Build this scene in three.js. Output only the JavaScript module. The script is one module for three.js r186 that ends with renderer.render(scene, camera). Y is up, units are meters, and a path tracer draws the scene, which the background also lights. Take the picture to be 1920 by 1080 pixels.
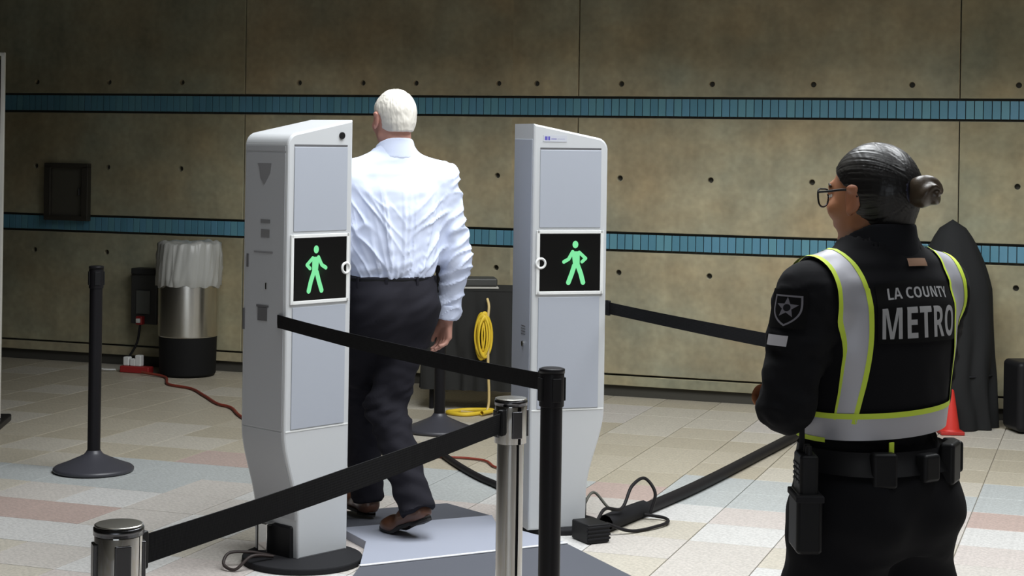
import * as THREE from 'three';
import { RoundedBoxGeometry } from 'three/addons/geometries/RoundedBoxGeometry.js';
import { mergeGeometries, mergeVertices } from 'three/addons/utils/BufferGeometryUtils.js';
import { RectAreaLightUniformsLib } from 'three/addons/lights/RectAreaLightUniformsLib.js';
import { createNoise3D } from 'simplex-noise';

// ---------------------------------------------------------------- camera, sky, light, exposure
const scene = new THREE.Scene();
const camera = new THREE.PerspectiveCamera(18.58, 1920 / 1080, 0.1, 80);
camera.position.set(0, 1.58, 0);
camera.rotation.z = THREE.MathUtils.degToRad(0.85);          // the photographer held the camera a little askew
camera.setViewOffset(1920, 1080, 0, 275, 1920, 1080);        // level camera, cropped frame: horizon at a quarter of the height
scene.background = new THREE.Color(0.85, 0.92, 1.0);         // bright overcast day outside the entrance
scene.backgroundIntensity = 2.2;
const renderer = new THREE.WebGLRenderer({ antialias: true });
renderer.toneMapping = THREE.LinearToneMapping;
renderer.toneMappingExposure = 1.12;
renderer.shadowMap.enabled = true;
RectAreaLightUniformsLib.init();
// luminous laylights in the ceiling: x, z, width, depth, radiance
const LAY = [[0.15, -6.9, 1.7, 1.5, 17, 'nearest the wall, above the right pillar'], [2.5, -6.9, 1.7, 1.5, 11, 'nearest the wall, right of the pillars'], [0.2, -4.9, 1.7, 1.5, 10, 'in the middle row, above the black post'], [2.5, -4.9, 1.7, 1.5, 10, 'in the middle row, right of the guard'], [0.2, -2.9, 1.7, 1.5, 1, 'in the row nearest the camera, above the silver posts'], [2.5, -2.9, 1.7, 1.5, 1, 'in the row nearest the camera, behind the guard']];
const LAY_Y = 4.55, LAY_COLOR = new THREE.Color(0.95, 0.98, 1.0);

// ---------------------------------------------------------------- helpers
let seed = 20180814;
const rnd = () => { seed = (seed + 0x6d2b79f5) | 0; let t = Math.imul(seed ^ (seed >>> 15), 1 | seed); t = (t + Math.imul(t ^ (t >>> 7), 61 | t)) ^ t; return ((t ^ (t >>> 14)) >>> 0) / 4294967296; };
const noise = createNoise3D(rnd);
const fbm = (x, y, z, o = 4) => { let s = 0, a = 0.5; for (let i = 0; i < o; i++) { s += a * noise(x, y, z); x *= 2.03; y *= 2.03; z *= 2.03; a *= 0.5; } return s; };
const clamp = (x, a = 0, b = 1) => Math.min(b, Math.max(a, x));
const sstep = (a, b, x) => { const t = clamp((x - a) / (b - a)); return t * t * (3 - 2 * t); };
const lerp = (a, b, t) => a + (b - a) * t;
const V = (x, y, z) => new THREE.Vector3(x, y, z);
const used = new Map();
const numbered = (n) => { const k = used.get(n) ?? 0; used.set(n, k + 1); return k ? n + '_' + String(k).padStart(3, '0') : n; };
const tag = (o, label, category, group, kind) => { const u = o.userData; if (label) u.label = label; if (category) u.category = category; if (group) u.group = group; if (kind) u.kind = kind; return o; };
const place = (o, p = [0, 0, 0], turn = 0) => { o.position.set(...p); o.rotation.y = turn; scene.add(o); return o; };
const thing = (name, p, turn, label, category, group) => tag(place(Object.assign(new THREE.Group(), { name: numbered(name) }), p, turn), label, category, group);
const part = (parent, name, geo, mat, label) => { const m = new THREE.Mesh(geo, mat); m.name = name; parent.add(m); if (label) m.userData.label = label; return m; };
const solo = (name, geo, mat, p, turn, label, category, group) => tag(place(Object.assign(new THREE.Mesh(geo, mat), { name: numbered(name) }), p, turn), label, category, group);
const struct = (name, geo, mat, label) => tag(place(Object.assign(new THREE.Mesh(geo, mat), { name })), label, null, null, 'structure');
const box = (w, h, d, x = 0, y = 0, z = 0) => new THREE.BoxGeometry(w, h, d).translate(x, y, z);
const rbox = (w, h, d, x = 0, y = 0, z = 0, r = 0.004, s = 2) => new RoundedBoxGeometry(w, h, d, s, Math.min(r, w / 2.01, h / 2.01, d / 2.01)).translate(x, y, z);
const merge = (a) => mergeGeometries(a.map((g) => { const q = g.index ? g.toNonIndexed() : g.clone(); for (const k of Object.keys(q.attributes)) if (!['position', 'normal', 'uv'].includes(k)) q.deleteAttribute(k); return q; }));
const tube = (pts, r, seg = 40, rs = 8, closed = false) => new THREE.TubeGeometry(new THREE.CatmullRomCurve3(pts.map((p) => V(...p)), closed, 'centripetal'), seg, r, rs, closed);
const lathe = (pts, n = 48) => new THREE.LatheGeometry(pts.map((p) => new THREE.Vector2(p[0], p[1])), n);
const cyl = (r0, r1, h, x, y, z, n = 24) => new THREE.CylinderGeometry(r0, r1, h, n).translate(x, y, z);
function extrude(poly, depth, bevel = 0, holes = [], steps = 1) {
  const s = new THREE.Shape(poly.map((p) => new THREE.Vector2(p[0], p[1])));
  for (const [hx, hy, hr, hn = 12] of holes) { const h = new THREE.Path(); h.absarc(hx, hy, hr, 0, Math.PI * 2, true); s.holes.push(h); void hn; }
  return new THREE.ExtrudeGeometry(s, { depth, bevelEnabled: bevel > 0, bevelSize: bevel, bevelOffset: -bevel, bevelThickness: bevel, bevelSegments: 2, curveSegments: 6, steps });
}
const rect = (x0, y0, x1, y1) => [[x0, y0], [x1, y0], [x1, y1], [x0, y1]];
function dataTex(w, h, fn, srgb) {
  const d = new Uint8Array(w * h * 4);
  for (let y = 0; y < h; y++) for (let x = 0; x < w; x++) { const c = fn(x / w, y / h, x, y), i = (y * w + x) * 4; d[i] = clamp(c[0]) * 255; d[i + 1] = clamp(c[1]) * 255; d[i + 2] = clamp(c[2]) * 255; d[i + 3] = 255; }
  const t = new THREE.DataTexture(d, w, h); t.wrapS = t.wrapT = THREE.RepeatWrapping; t.magFilter = THREE.LinearFilter; t.minFilter = THREE.LinearMipmapLinearFilter; t.generateMipmaps = true;
  if (srgb) t.colorSpace = THREE.SRGBColorSpace;
  t.needsUpdate = true; return t;
}
const canvasTex = (w, h, draw) => { const c = document.createElement('canvas'); c.width = w; c.height = h; draw(c.getContext('2d'), w, h); const t = new THREE.CanvasTexture(c); t.colorSpace = THREE.SRGBColorSpace; return t; };
const std = (r, g, b, rough = 0.6, metal = 0, more = {}) => { const m = new THREE.MeshStandardMaterial({ roughness: rough, metalness: metal, ...more }); m.color.setRGB(r, g, b); return m; };
const cloth = (r, g, b, rough = 0.9, more = {}) => { const m = new THREE.MeshPhysicalMaterial({ roughness: rough, specularIntensity: 0.3, ...more }); m.color.setRGB(r, g, b); return m; };
const phys = (r, g, b, rough, more = {}) => { const m = new THREE.MeshPhysicalMaterial({ roughness: rough, ...more }); m.color.setRGB(r, g, b); return m; };

// ---------------------------------------------------------------- materials
const concreteMap = dataTex(1024, 512, (u, v) => {            // 8 m x 4 m
  const x = u * 8, y = v * 4, big = fbm(x * 0.7, y * 0.9, 3), mid = fbm(x * 3, y * 3.4, 9), fine = fbm(x * 17, y * 17, 17, 3), hue = fbm(x * 1.1 + 7, y * 1.6, 31), streak = fbm(x * 6, y * 0.5, 41, 3);
  const k = 0.60 + 0.07 * big + 0.055 * mid + 0.045 * fine + 0.04 * streak;
  return [k * (1 + 0.06 * hue), k * (0.955 - 0.01 * hue), k * (0.80 - 0.06 * hue)];
}, true);
const concreteBump = dataTex(512, 256, (u, v) => { const x = u * 8, y = v * 4, k = 0.5 + 0.3 * fbm(x * 5, y * 5, 77) + 0.25 * fbm(x * 22, y * 22, 79, 2); return [k, k, k]; });
for (const t of [concreteMap, concreteBump]) t.repeat.set(1 / 8, 1 / 4);
const concrete = [[0.98, 0.95, 0.9], [0.92, 0.92, 0.86], [1.0, 0.95, 0.88]].map((c) => std(...c, 0.9, 0, { map: concreteMap, bumpMap: concreteBump, bumpScale: 0.006 }));
const concretePlain = std(0.16, 0.15, 0.125, 0.95), darkGap = std(0.05, 0.047, 0.038, 0.95), ceilMat = std(0.12, 0.115, 0.10, 0.95), sideMat = std(0.10, 0.095, 0.085, 0.95);
const speckle = dataTex(256, 256, (u, v, x, y) => { const k = 0.9 + 0.12 * fbm(u * 9, v * 9, 5) + (rnd() - 0.5) * 0.13; void x; void y; return [k, k, k]; }, true);
speckle.repeat.set(2, 2);
const terrazzo = (r, g, b) => std(r, g, b, 0.42, 0, { map: speckle });
const TILE = { cream: terrazzo(0.62, 0.575, 0.49), white: terrazzo(0.70, 0.69, 0.67), pale: terrazzo(0.64, 0.60, 0.555), pink: terrazzo(0.56, 0.435, 0.39), rose: terrazzo(0.645, 0.585, 0.55), grey: terrazzo(0.53, 0.555, 0.55), tan: terrazzo(0.53, 0.475, 0.37), sand: terrazzo(0.565, 0.51, 0.405) };
const grout = std(0.40, 0.37, 0.32, 0.9);
const blueTile = [[0.10, 0.255, 0.335], [0.115, 0.28, 0.345], [0.105, 0.26, 0.36], [0.09, 0.235, 0.315]].map((c) => phys(...c, 0.28, { clearcoat: 0.5, clearcoatRoughness: 0.2 }));
const shell = phys(0.52, 0.535, 0.55, 0.38, { clearcoat: 0.25, clearcoatRoughness: 0.35 });
const panelFront = phys(0.37, 0.395, 0.45, 0.42), panelSide = phys(0.40, 0.41, 0.43, 0.5), seamDark = std(0.10, 0.10, 0.105, 0.7), trimLight = std(0.72, 0.73, 0.72, 0.4);
const blackPlastic = cloth(0.012, 0.012, 0.013, 0.45), blackRubber = cloth(0.016, 0.016, 0.018, 0.75), blackPaint = cloth(0.010, 0.0095, 0.011, 0.4), blackBase = std(0.045, 0.045, 0.055, 0.42);
const chrome = std(0.55, 0.54, 0.52, 0.07, 1), chromeDark = std(0.16, 0.16, 0.17, 0.25, 1), steel = std(0.62, 0.61, 0.57, 0.24, 1);
const weave = dataTex(128, 128, (u, v) => { const k = 0.5 + 0.25 * Math.sin(u * Math.PI * 32) + 0.25 * Math.sin(v * Math.PI * 32); return [k, k, k]; });
weave.repeat.set(12, 12);
const fabric = (r, g, b, rough = 0.85, bump = 0.0006, more = {}) => std(r, g, b, rough, 0, { bumpMap: weave, bumpScale: bump, ...more });
const beltWeb = cloth(0.007, 0.007, 0.008, 0.85, { bumpMap: weave, bumpScale: 0.0004 }), shirtWhite = cloth(0.68, 0.745, 0.93, 0.8), trouserNavy = cloth(0.0145, 0.014, 0.019), uniformBlack = cloth(0.007, 0.007, 0.0085), vestBlack = cloth(0.006, 0.006, 0.0075);
const leatherBrown = phys(0.09, 0.035, 0.018, 0.4, { clearcoat: 0.3 }), soleDark = std(0.01, 0.009, 0.009, 0.7), leatherBlack = cloth(0.010, 0.010, 0.011, 0.45);
const silverTape = std(0.42, 0.42, 0.46, 0.38, 0.25), limeTape = std(0.56, 0.72, 0.05, 0.6), skinMat = phys(1, 1, 1, 0.5, { vertexColors: true, sheen: 0.1 });
const eyeWhite = phys(0.75, 0.73, 0.7, 0.15), irisDark = std(0.03, 0.018, 0.01, 0.2);
const hairTex = dataTex(256, 64, (u, v) => { const k = 0.5 + 0.5 * noise(u * 90, v * 1.5, 4); return [k, k, k]; });
const hairBlack = phys(0.010, 0.009, 0.009, 0.36, { bumpMap: hairTex, bumpScale: 0.001, specularIntensity: 0.75 }), hairWhite = std(0.66, 0.63, 0.57, 0.75, 0, { bumpMap: hairTex, bumpScale: 0.002 });
const cableBlack = cloth(0.014, 0.013, 0.014, 0.55), cableRed = std(0.22, 0.035, 0.02, 0.55), redPlastic = std(0.30, 0.02, 0.02, 0.45), whitePlastic = std(0.7, 0.7, 0.68, 0.5), yellowCord = std(0.72, 0.50, 0.03, 0.55);
const greyMat = std(0.30, 0.32, 0.385, 0.6), greyRamp = std(0.075, 0.08, 0.098, 0.7), trimEdge = std(0.75, 0.77, 0.8, 0.4);

// ---------------------------------------------------------------- the setting
const HW = Math.atan(0.345);                                   // the tiled wall runs away to the left
const wall = tag(place(new THREE.Mesh(box(14, 5, 0.4, 0, 2.5, -0.235), concretePlain), [0, 0, -11.2], -HW), 'board-formed concrete station wall with two blue tile bands', null, null, 'structure'); wall.name = 'wall_back';
part(wall, 'backing', box(14, 5, 0.006, 0, 2.5, -0.032), darkGap);
{
  const seams = [-6.6, -4.25, -1.9, 0.437, 2.767, 5.1, 6.9], rows = [[0.142, 0.902], [1.027, 1.735], [1.870, 3.4], [3.406, 4.9]];
  const hx = [-4.7, -4.1, -3.53, -2.95, -2.38, -1.5, -1.04, -0.665, -0.096, 0.16, 0.715, 1.29, 1.91, 2.492, 3.098, 3.7, 4.4], hy = [0.772, 1.36, 1.948, 2.75];
  let n = 0;
  for (const [y0, y1] of rows) for (let i = 0; i + 1 < seams.length; i++) {
    const x0 = seams[i] + 0.003, x1 = seams[i + 1] - 0.003, holes = [];
    for (const x of hx) for (const y of hy) if (x > x0 + 0.05 && x < x1 - 0.05 && y > y0 + 0.04 && y < y1 - 0.04) holes.push([x, y, 0.017]);
    part(wall, 'concrete_panel', extrude(rect(x0, y0, x1, y1), 0.024, 0.004, holes).translate(0, 0, -0.028), concrete[n++ % 3]);
  }
  for (let i = 0; i + 1 < seams.length; i++) part(wall, 'baseboard', extrude(rect(seams[i] + 0.002, 0.07, seams[i + 1] - 0.002, 0.13), 0.022, 0.003).translate(0, 0, -0.028), concrete[(i + 1) % 3]);
  for (const [y0, y1] of [[0.917, 1.012], [1.749, 1.855]]) {
    const far = [], w = 0.05, g = rbox(w - 0.004, y1 - y0, 0.014, 0, 0, 0, 0.002, 1);
    for (let i = 0; i < 260; i++) {
      const x = -6.5 + (i + 0.5) * w;
      if (x > -3.9 && x < 3.25) { const t = part(wall, 'blue_tile', g, blueTile[Math.floor(rnd() * 4)]); t.position.set(x, (y0 + y1) / 2, -0.016 + 0.001 * rnd()); }
      else far.push(g.clone().translate(x, (y0 + y1) / 2, -0.016));
    }
    part(wall, 'blue_tile', merge(far), blueTile[1]).userData.kind = 'stuff';
  }
}
const WL = (s, y, t) => { const c = Math.cos(HW), n = Math.sin(HW); return [s * c - t * n, y, -11.2 + s * n + t * c]; };   // a point given along, above and out from the wall
{
  const floor = struct('floor', box(18, 0.3, 21, 0, -0.158, -3.5), grout, 'terrazzo station floor in square tiles');
  const T = 0.34, cells = [], geo = rbox(T - 0.004, 0.012, T - 0.004, 0, 0, 0, 0.0015, 1), f = 3300;
  for (let i = -14; i < 24; i++) for (let j = 0; j < 34; j++) {
    const s = 2.05 + (i + 0.5) * T - 6 * T, t = 0.31 + (j - 1 + 0.5) * T, [x, , z] = WL(s, 0, t);
    if (z > 6 || Math.abs(x) > 7.8) continue;
    const u = 960 + (x / -z) * f, v = 265 + (1.58 / -z) * f, seen = z < -5.9 && u > -160 && u < 2080 && v < 1190;
    const b = t + 0.25 * s; let c;
    const r = rnd(), hit = (ps, pt) => Math.abs(ps - s) < T * 0.55 && Math.abs(pt - t) < T * 0.55;
    if (b > 2.98 && b < 3.45) c = 'grey'; else if (b < 2.98) c = r < 0.45 ? 'tan' : r < 0.8 ? 'sand' : 'cream'; else c = r < 0.4 ? 'pale' : r < 0.65 ? 'rose' : r < 0.85 ? 'white' : 'cream';
    if (t < 1.1 && s > 0.7 && t > 0.35) c = r < 0.6 ? 'cream' : 'pale';
    if (hit(-0.65, 4.25) || hit(-0.95, 4.25) || hit(-0.4, 2.99) || hit(-0.05, 2.99) || hit(3.1, 2.99) || hit(1.6, 2.99)) c = 'pink';
    if (hit(-0.15, 4.6)) c = 'white';
    cells.push({ x, z, c, seen, d: -z });
  }
  const near = cells.filter((c) => c.seen).sort((a, b) => a.d - b.d).slice(0, 300), rest = new Map();
  for (const c of near) { const m = part(floor, 'floor_tile', geo, TILE[c.c]); m.position.set(c.x, -0.006 - 0.0008 * rnd(), c.z); m.rotation.y = -HW + (rnd() < 0.5 ? Math.PI / 2 : 0); }
  for (const c of cells) if (!near.includes(c)) { if (!rest.has(c.c)) rest.set(c.c, []); rest.get(c.c).push(geo.clone().rotateY(-HW).translate(c.x, -0.006, c.z)); }
  for (const [k, list] of rest) part(floor, 'floor_tile', merge(list), TILE[k]).userData.kind = 'stuff';
}
struct('ceiling', box(18, 0.3, 21, 0, 4.95, -3.5), ceilMat, 'dark concrete station ceiling');
struct('wall_left', box(0.3, 5.2, 21, -6.2, 2.4, -3.5), sideMat, 'dark concrete side wall');
struct('wall_right', box(0.3, 5.2, 21, 7.2, 2.4, -3.5), sideMat, 'concrete side wall');
struct('wall_front', merge([box(6.2, 5.2, 0.3, -5.9, 2.4, 6.8), box(7.4, 5.2, 0.3, 5.3, 2.4, 6.8), box(4.4, 2.4, 0.3, -0.6, 4.0, 6.8)]), sideMat, 'concrete wall with the station entrance');
const beam = tag(place(Object.assign(new THREE.Mesh(box(14, 2.2, 0.5, 0, 3.75, 0), concretePlain), { name: 'trim_1' }), WL(0, 0, 1.15), -HW), 'deep concrete ceiling beam along the wall', null, null, 'structure');
void beam;
struct('trim_2', box(0.5, 2.32, 9.5, -1.55, 3.69, -5.8), concretePlain, 'deep concrete ceiling beam across the hall');
for (const [x, z, w, d, power, where] of LAY) {
  const t = thing('ceiling_light', [x, LAY_Y, z], 0, 'luminous ceiling panel ' + where, 'ceiling light', 'luminous ceiling panels');
  part(t, 'frame', merge([box(w + 0.1, 0.24, 0.05, 0, 0.13, d / 2 + 0.025), box(w + 0.1, 0.24, 0.05, 0, 0.13, -d / 2 - 0.025), box(0.05, 0.24, d, w / 2 + 0.025, 0.13, 0), box(0.05, 0.24, d, -w / 2 - 0.025, 0.13, 0)]), blackPaint);
  part(t, 'diffuser', box(w, 0.02, d, 0, 0.03, 0), std(0.8, 0.8, 0.8, 0.6, 0, { emissive: LAY_COLOR, emissiveIntensity: 1.2 }));
  const l = new THREE.RectAreaLight(LAY_COLOR, power, w, d); l.position.set(x, LAY_Y - 0.005, z); l.rotation.x = -Math.PI / 2; l.name = 'ceiling_light_glow'; scene.add(l);
}

// ---------------------------------------------------------------- signed-distance modelling
const cap = (a, b, ra, rb) => { const [ax, ay, az] = a, bx = b[0] - ax, by = b[1] - ay, bz = b[2] - az, q = 1 / (bx * bx + by * by + bz * bz); return (x, y, z) => { x -= ax; y -= ay; z -= az; const t = clamp((x * bx + y * by + z * bz) * q); return Math.hypot(x - bx * t, y - by * t, z - bz * t) - ra - (rb - ra) * t; }; };
const ell = (c, r) => (x, y, z) => { x -= c[0]; y -= c[1]; z -= c[2]; const p = x / r[0], q = y / r[1], s = z / r[2], k0 = Math.hypot(p, q, s), k1 = Math.hypot(p / r[0], q / r[1], s / r[2]); return k0 < 1e-6 ? -Math.min(...r) : (k0 * (k0 - 1)) / k1; };
const loft = (rows, grow = 0) => (x, y, z) => {                 // rows of [y, centre x, centre z, half width, half depth]
  let i = 0; while (i < rows.length - 2 && y > rows[i + 1][0]) i++;
  const A = rows[i], B = rows[i + 1], t = clamp((y - A[0]) / (B[0] - A[0])), s = t * t * (3 - 2 * t) * 0.5 + t * 0.5;
  const px = x - lerp(A[1], B[1], s), pz = z - lerp(A[2], B[2], s), a = lerp(A[3], B[3], s) + grow, b = lerp(A[4], B[4], s) + grow;
  const k0 = Math.hypot(px / a, pz / b), k1 = Math.hypot(px / (a * a), pz / (b * b)), d = k0 < 1e-6 ? -Math.min(a, b) : (k0 * (k0 - 1)) / k1, e = Math.max(rows[0][0] - y, y - rows[rows.length - 1][0]);
  return e > 0 ? Math.max(d, e) : d;
};
const smin = (a, b, k) => { const h = clamp(0.5 + (0.5 * (b - a)) / k); return b + (a - b) * h - k * h * (1 - h); };
const blend = (list) => (x, y, z) => { let d = 1e3; for (const [f, k, sub] of list) { const e = f(x, y, z); d = sub ? -smin(-d, e, k) : d > 900 ? e : smin(d, e, k); } return d; };
const half = (c, n) => { const l = Math.hypot(...n); return (x, y, z) => ((x - c[0]) * n[0] + (y - c[1]) * n[1] + (z - c[2]) * n[2]) / l; };
const cut = (f, ...h) => (x, y, z) => { let d = f(x, y, z); for (const g of h) d = Math.max(d, g(x, y, z)); return d; };
function grad(f, x, y, z, e = 0.002) { const g = [f(x + e, y, z) - f(x - e, y, z), f(x, y + e, z) - f(x, y - e, z), f(x, y, z + e) - f(x, y, z - e)], l = Math.hypot(...g) || 1; return g.map((v) => v / l); }
function isoMesh(f, lo, hi, h, disp) {                          // surface nets
  const n = [0, 1, 2].map((i) => Math.ceil((hi[i] - lo[i]) / h) + 1), [nx, ny, nz] = n, F = new Float32Array(nx * ny * nz), id = new Int32Array(nx * ny * nz).fill(-1);
  for (let k = 0, i = 0; k < nz; k++) for (let j = 0; j < ny; j++) for (let l = 0; l < nx; l++, i++) F[i] = f(lo[0] + l * h, lo[1] + j * h, lo[2] + k * h);
  const pos = [], idx = [], O = [0, 1, nx, nx + 1, nx * ny, nx * ny + 1, nx * ny + nx, nx * ny + nx + 1], E = [[0, 1], [2, 3], [4, 5], [6, 7], [0, 2], [1, 3], [4, 6], [5, 7], [0, 4], [1, 5], [2, 6], [3, 7]];
  for (let k = 0; k < nz - 1; k++) for (let j = 0; j < ny - 1; j++) for (let l = 0; l < nx - 1; l++) {
    const b = (k * ny + j) * nx + l; let m = 0; for (let c = 0; c < 8; c++) if (F[b + O[c]] < 0) m |= 1 << c;
    if (m === 0 || m === 255) continue;
    let x = 0, y = 0, z = 0, q = 0;
    for (const [p, r] of E) { const A = F[b + O[p]], B = F[b + O[r]]; if (A < 0 === B < 0) continue; const t = A / (A - B); x += (p & 1) + t * ((r & 1) - (p & 1)); y += ((p >> 1) & 1) + t * (((r >> 1) & 1) - ((p >> 1) & 1)); z += (p >> 2) + t * ((r >> 2) - (p >> 2)); q++; }
    id[b] = pos.length / 3; pos.push(lo[0] + (l + x / q) * h, lo[1] + (j + y / q) * h, lo[2] + (k + z / q) * h);
  }
  const S = [1, nx, nx * ny];
  for (let k = 1; k < nz - 1; k++) for (let j = 1; j < ny - 1; j++) for (let l = 1; l < nx - 1; l++) {
    const b = (k * ny + j) * nx + l;
    for (let a = 0; a < 3; a++) {
      if (F[b] < 0 === F[b + S[a]] < 0) continue;
      const u = S[(a + 1) % 3], v = S[(a + 2) % 3], A = id[b - u - v], B = id[b - v], C = id[b], D = id[b - u];
      if (A < 0 || B < 0 || C < 0 || D < 0) continue;
      if (F[b] < 0) idx.push(A, B, C, A, C, D); else idx.push(A, C, B, A, D, C);
    }
  }
  const g = new THREE.BufferGeometry(), uv = new Float32Array((pos.length / 3) * 2);
  for (let i = 0; i < pos.length / 3; i++) {
    const p = [pos[i * 3], pos[i * 3 + 1], pos[i * 3 + 2]];
    if (disp) { const e = disp(...p), N = grad(f, ...p, h * 0.7); for (let c = 0; c < 3; c++) pos[i * 3 + c] += N[c] * e; }
    uv[i * 2] = p[0] + p[2] * 0.7; uv[i * 2 + 1] = p[1] + p[2] * 0.3;
  }
  g.setAttribute('position', new THREE.Float32BufferAttribute(pos, 3)); g.setAttribute('uv', new THREE.BufferAttribute(uv, 2)); g.setIndex(idx); g.computeVertexNormals();
  return g;
}
const paint = (g, fn) => { const p = g.attributes.position, c = new Float32Array(p.count * 3); for (let i = 0; i < p.count; i++) c.set(fn(p.getX(i), p.getY(i), p.getZ(i)), i * 3); g.setAttribute('color', new THREE.BufferAttribute(c, 3)); return g; };
// a strip of tape or a print lying on a surface: rows of guesses drawn onto the surface
function conform(f, nu, nv, at, off, flatY) {
  const pos = [], uv = [], idx = [];
  for (let j = 0; j <= nv; j++) for (let i = 0; i <= nu; i++) {
    let [x, y, z] = at(i / nu, j / nv);
    for (let s = 0; s < 14; s++) { const d = f(x, y, z) - off, g = grad(f, x, y, z, 0.003); if (flatY) { g[1] = 0; const l = Math.hypot(...g) || 1; g[0] /= l; g[2] /= l; } x -= g[0] * d * 0.9; y -= g[1] * d * 0.9; z -= g[2] * d * 0.9; }
    pos.push(x, y, z); uv.push(i / nu, j / nv);
  }
  for (let j = 0; j < nv; j++) for (let i = 0; i < nu; i++) { const a = j * (nu + 1) + i, b = a + 1, c = a + nu + 1, d = c + 1; idx.push(a, b, d, a, d, c); }
  const g = new THREE.BufferGeometry(); g.setAttribute('position', new THREE.Float32BufferAttribute(pos, 3)); g.setAttribute('uv', new THREE.Float32BufferAttribute(uv, 2)); g.setIndex(idx); g.computeVertexNormals(); return g;
}

// ---------------------------------------------------------------- people: head and hands
function headField(w = 1) {
  const L = [[ell([0, 0.03, -0.012], [0.074 * w, 0.09, 0.095]), 0.01], [ell([0, -0.03, 0.022], [0.06 * w, 0.08, 0.07]), 0.03], [cap([-0.044 * w, -0.062, 0.0], [0, -0.095, 0.058], 0.022, 0.019), 0.02], [cap([0.044 * w, -0.062, 0.0], [0, -0.095, 0.058], 0.022, 0.019), 0.02],
    [cap([0, -0.05, -0.03], [0, -0.17, -0.036], 0.053 * w, 0.055 * w), 0.02],
    [cap([-0.03, 0.03, 0.078], [0.03, 0.03, 0.078], 0.012, 0.012), 0.015], [ell([-0.038, -0.02, 0.06], [0.026, 0.024, 0.024]), 0.015], [ell([0.038, -0.02, 0.06], [0.026, 0.024, 0.024]), 0.015],
    [ell([-0.031, 0.010, 0.102], [0.017, 0.012, 0.02]), 0.012, 1], [ell([0.031, 0.010, 0.102], [0.017, 0.012, 0.02]), 0.012, 1],
    [cap([0, 0.02, 0.089], [0, -0.016, 0.108], 0.007, 0.011), 0.012], [ell([-0.012, -0.021, 0.098], [0.009, 0.008, 0.011]), 0.008], [ell([0.012, -0.021, 0.098], [0.009, 0.008, 0.011]), 0.008],
    [cap([-0.018, -0.048, 0.083], [0, -0.046, 0.092], 0.005, 0.006), 0.008], [cap([0.018, -0.048, 0.083], [0, -0.046, 0.092], 0.005, 0.006), 0.008], [cap([-0.016, -0.056, 0.083], [0.016, -0.056, 0.083], 0.006, 0.006), 0.008], [cap([-0.02, -0.052, 0.093], [0.02, -0.052, 0.093], 0.0015, 0.0015), 0.004, 1],
    [ell([0, -0.092, 0.066], [0.02, 0.016, 0.018]), 0.015]];
  for (const s of [-1, 1]) L.push([cap([s * 0.021, 0.0175, 0.0865], [s * 0.042, 0.0165, 0.0815], 0.0048, 0.0045), 0.006], [cap([s * 0.022, 0.0025, 0.0845], [s * 0.041, 0.003, 0.0805], 0.0036, 0.0036), 0.006]);
  for (const s of [-1, 1]) L.push([ell([s * 0.077 * w, 0.002, -0.006], [0.008, 0.031, 0.02]), 0.006], [ell([s * 0.083 * w, 0.024, -0.01], [0.007, 0.01, 0.016]), 0.006], [ell([s * 0.079 * w, -0.025, 0.002], [0.006, 0.01, 0.009]), 0.006], [ell([s * 0.088 * w, 0.002, 0.0], [0.006, 0.018, 0.01]), 0.004, 1]);
  return blend(L);
}
function handField() {                                          // right hand hanging down, palm to +x, thumb to +z, wrist at the origin
  const L = [[cap([0, 0.05, 0], [0, -0.015, 0], 0.027, 0.024), 0.01]], P = [], Z = [0.033, 0.011, -0.011, -0.031], LEN = [0.07, 0.079, 0.073, 0.057], CURL = [[0.25, 0.75, 1.15], [0.35, 0.9, 1.3], [0.42, 1.0, 1.4], [0.5, 1.05, 1.45]];
  for (let i = 0; i < 4; i++) P.push([cap([0, -0.008, Z[i] * 0.45], [0.002, -0.088 + Math.abs(i - 1) * 0.004, Z[i]], 0.015, 0.0115), 0.014]);
  P.push([cap([0.006, -0.02, 0.014], [0.012, -0.055, 0.036], 0.017, 0.012), 0.014]);
  L.push([blend(P), 0.012]);
  for (let i = 0; i < 4; i++) {
    let p = [0.002, -0.09 + Math.abs(i - 1) * 0.004, Z[i]]; const F = [];
    CURL[i].forEach((a, k) => { const l = LEN[i] * [0.46, 0.3, 0.24][k], q = [p[0] + Math.sin(a) * l, p[1] - Math.cos(a) * l, p[2] - Z[i] * 0.03]; F.push([cap(p, q, 0.0092 - k * 0.0008, 0.0085 - k * 0.0009), 0.004]); p = q; });
    L.push([blend(F), 0.005]);
  }
  L.push([blend([[cap([0.012, -0.05, 0.036], [0.02, -0.082, 0.046], 0.0115, 0.010), 0.006], [cap([0.02, -0.082, 0.046], [0.03, -0.108, 0.043], 0.0098, 0.0075), 0.006]]), 0.008]);
  return blend(L);
}
const HAND = isoMesh(handField(), [-0.045, -0.19, -0.06], [0.085, 0.05, 0.075], 0.0034);
function handAt(wrist, along, thumb, right) {                   // along: where the fingers point, thumb: the thumb's side
  const y = V(...along).normalize().negate(), z = V(...thumb); z.addScaledVector(y, -z.dot(y)).normalize(); const x = new THREE.Vector3().crossVectors(y, z);
  const g = HAND.clone();
  if (!right) { g.scale(-1, 1, 1); const i = g.index.array; for (let k = 0; k < i.length; k += 3) { const t = i[k]; i[k] = i[k + 1]; i[k + 1] = t; } g.computeVertexNormals(); }
  return g.applyMatrix4(new THREE.Matrix4().makeBasis(x, y, z).setPosition(...wrist));
}
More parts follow.
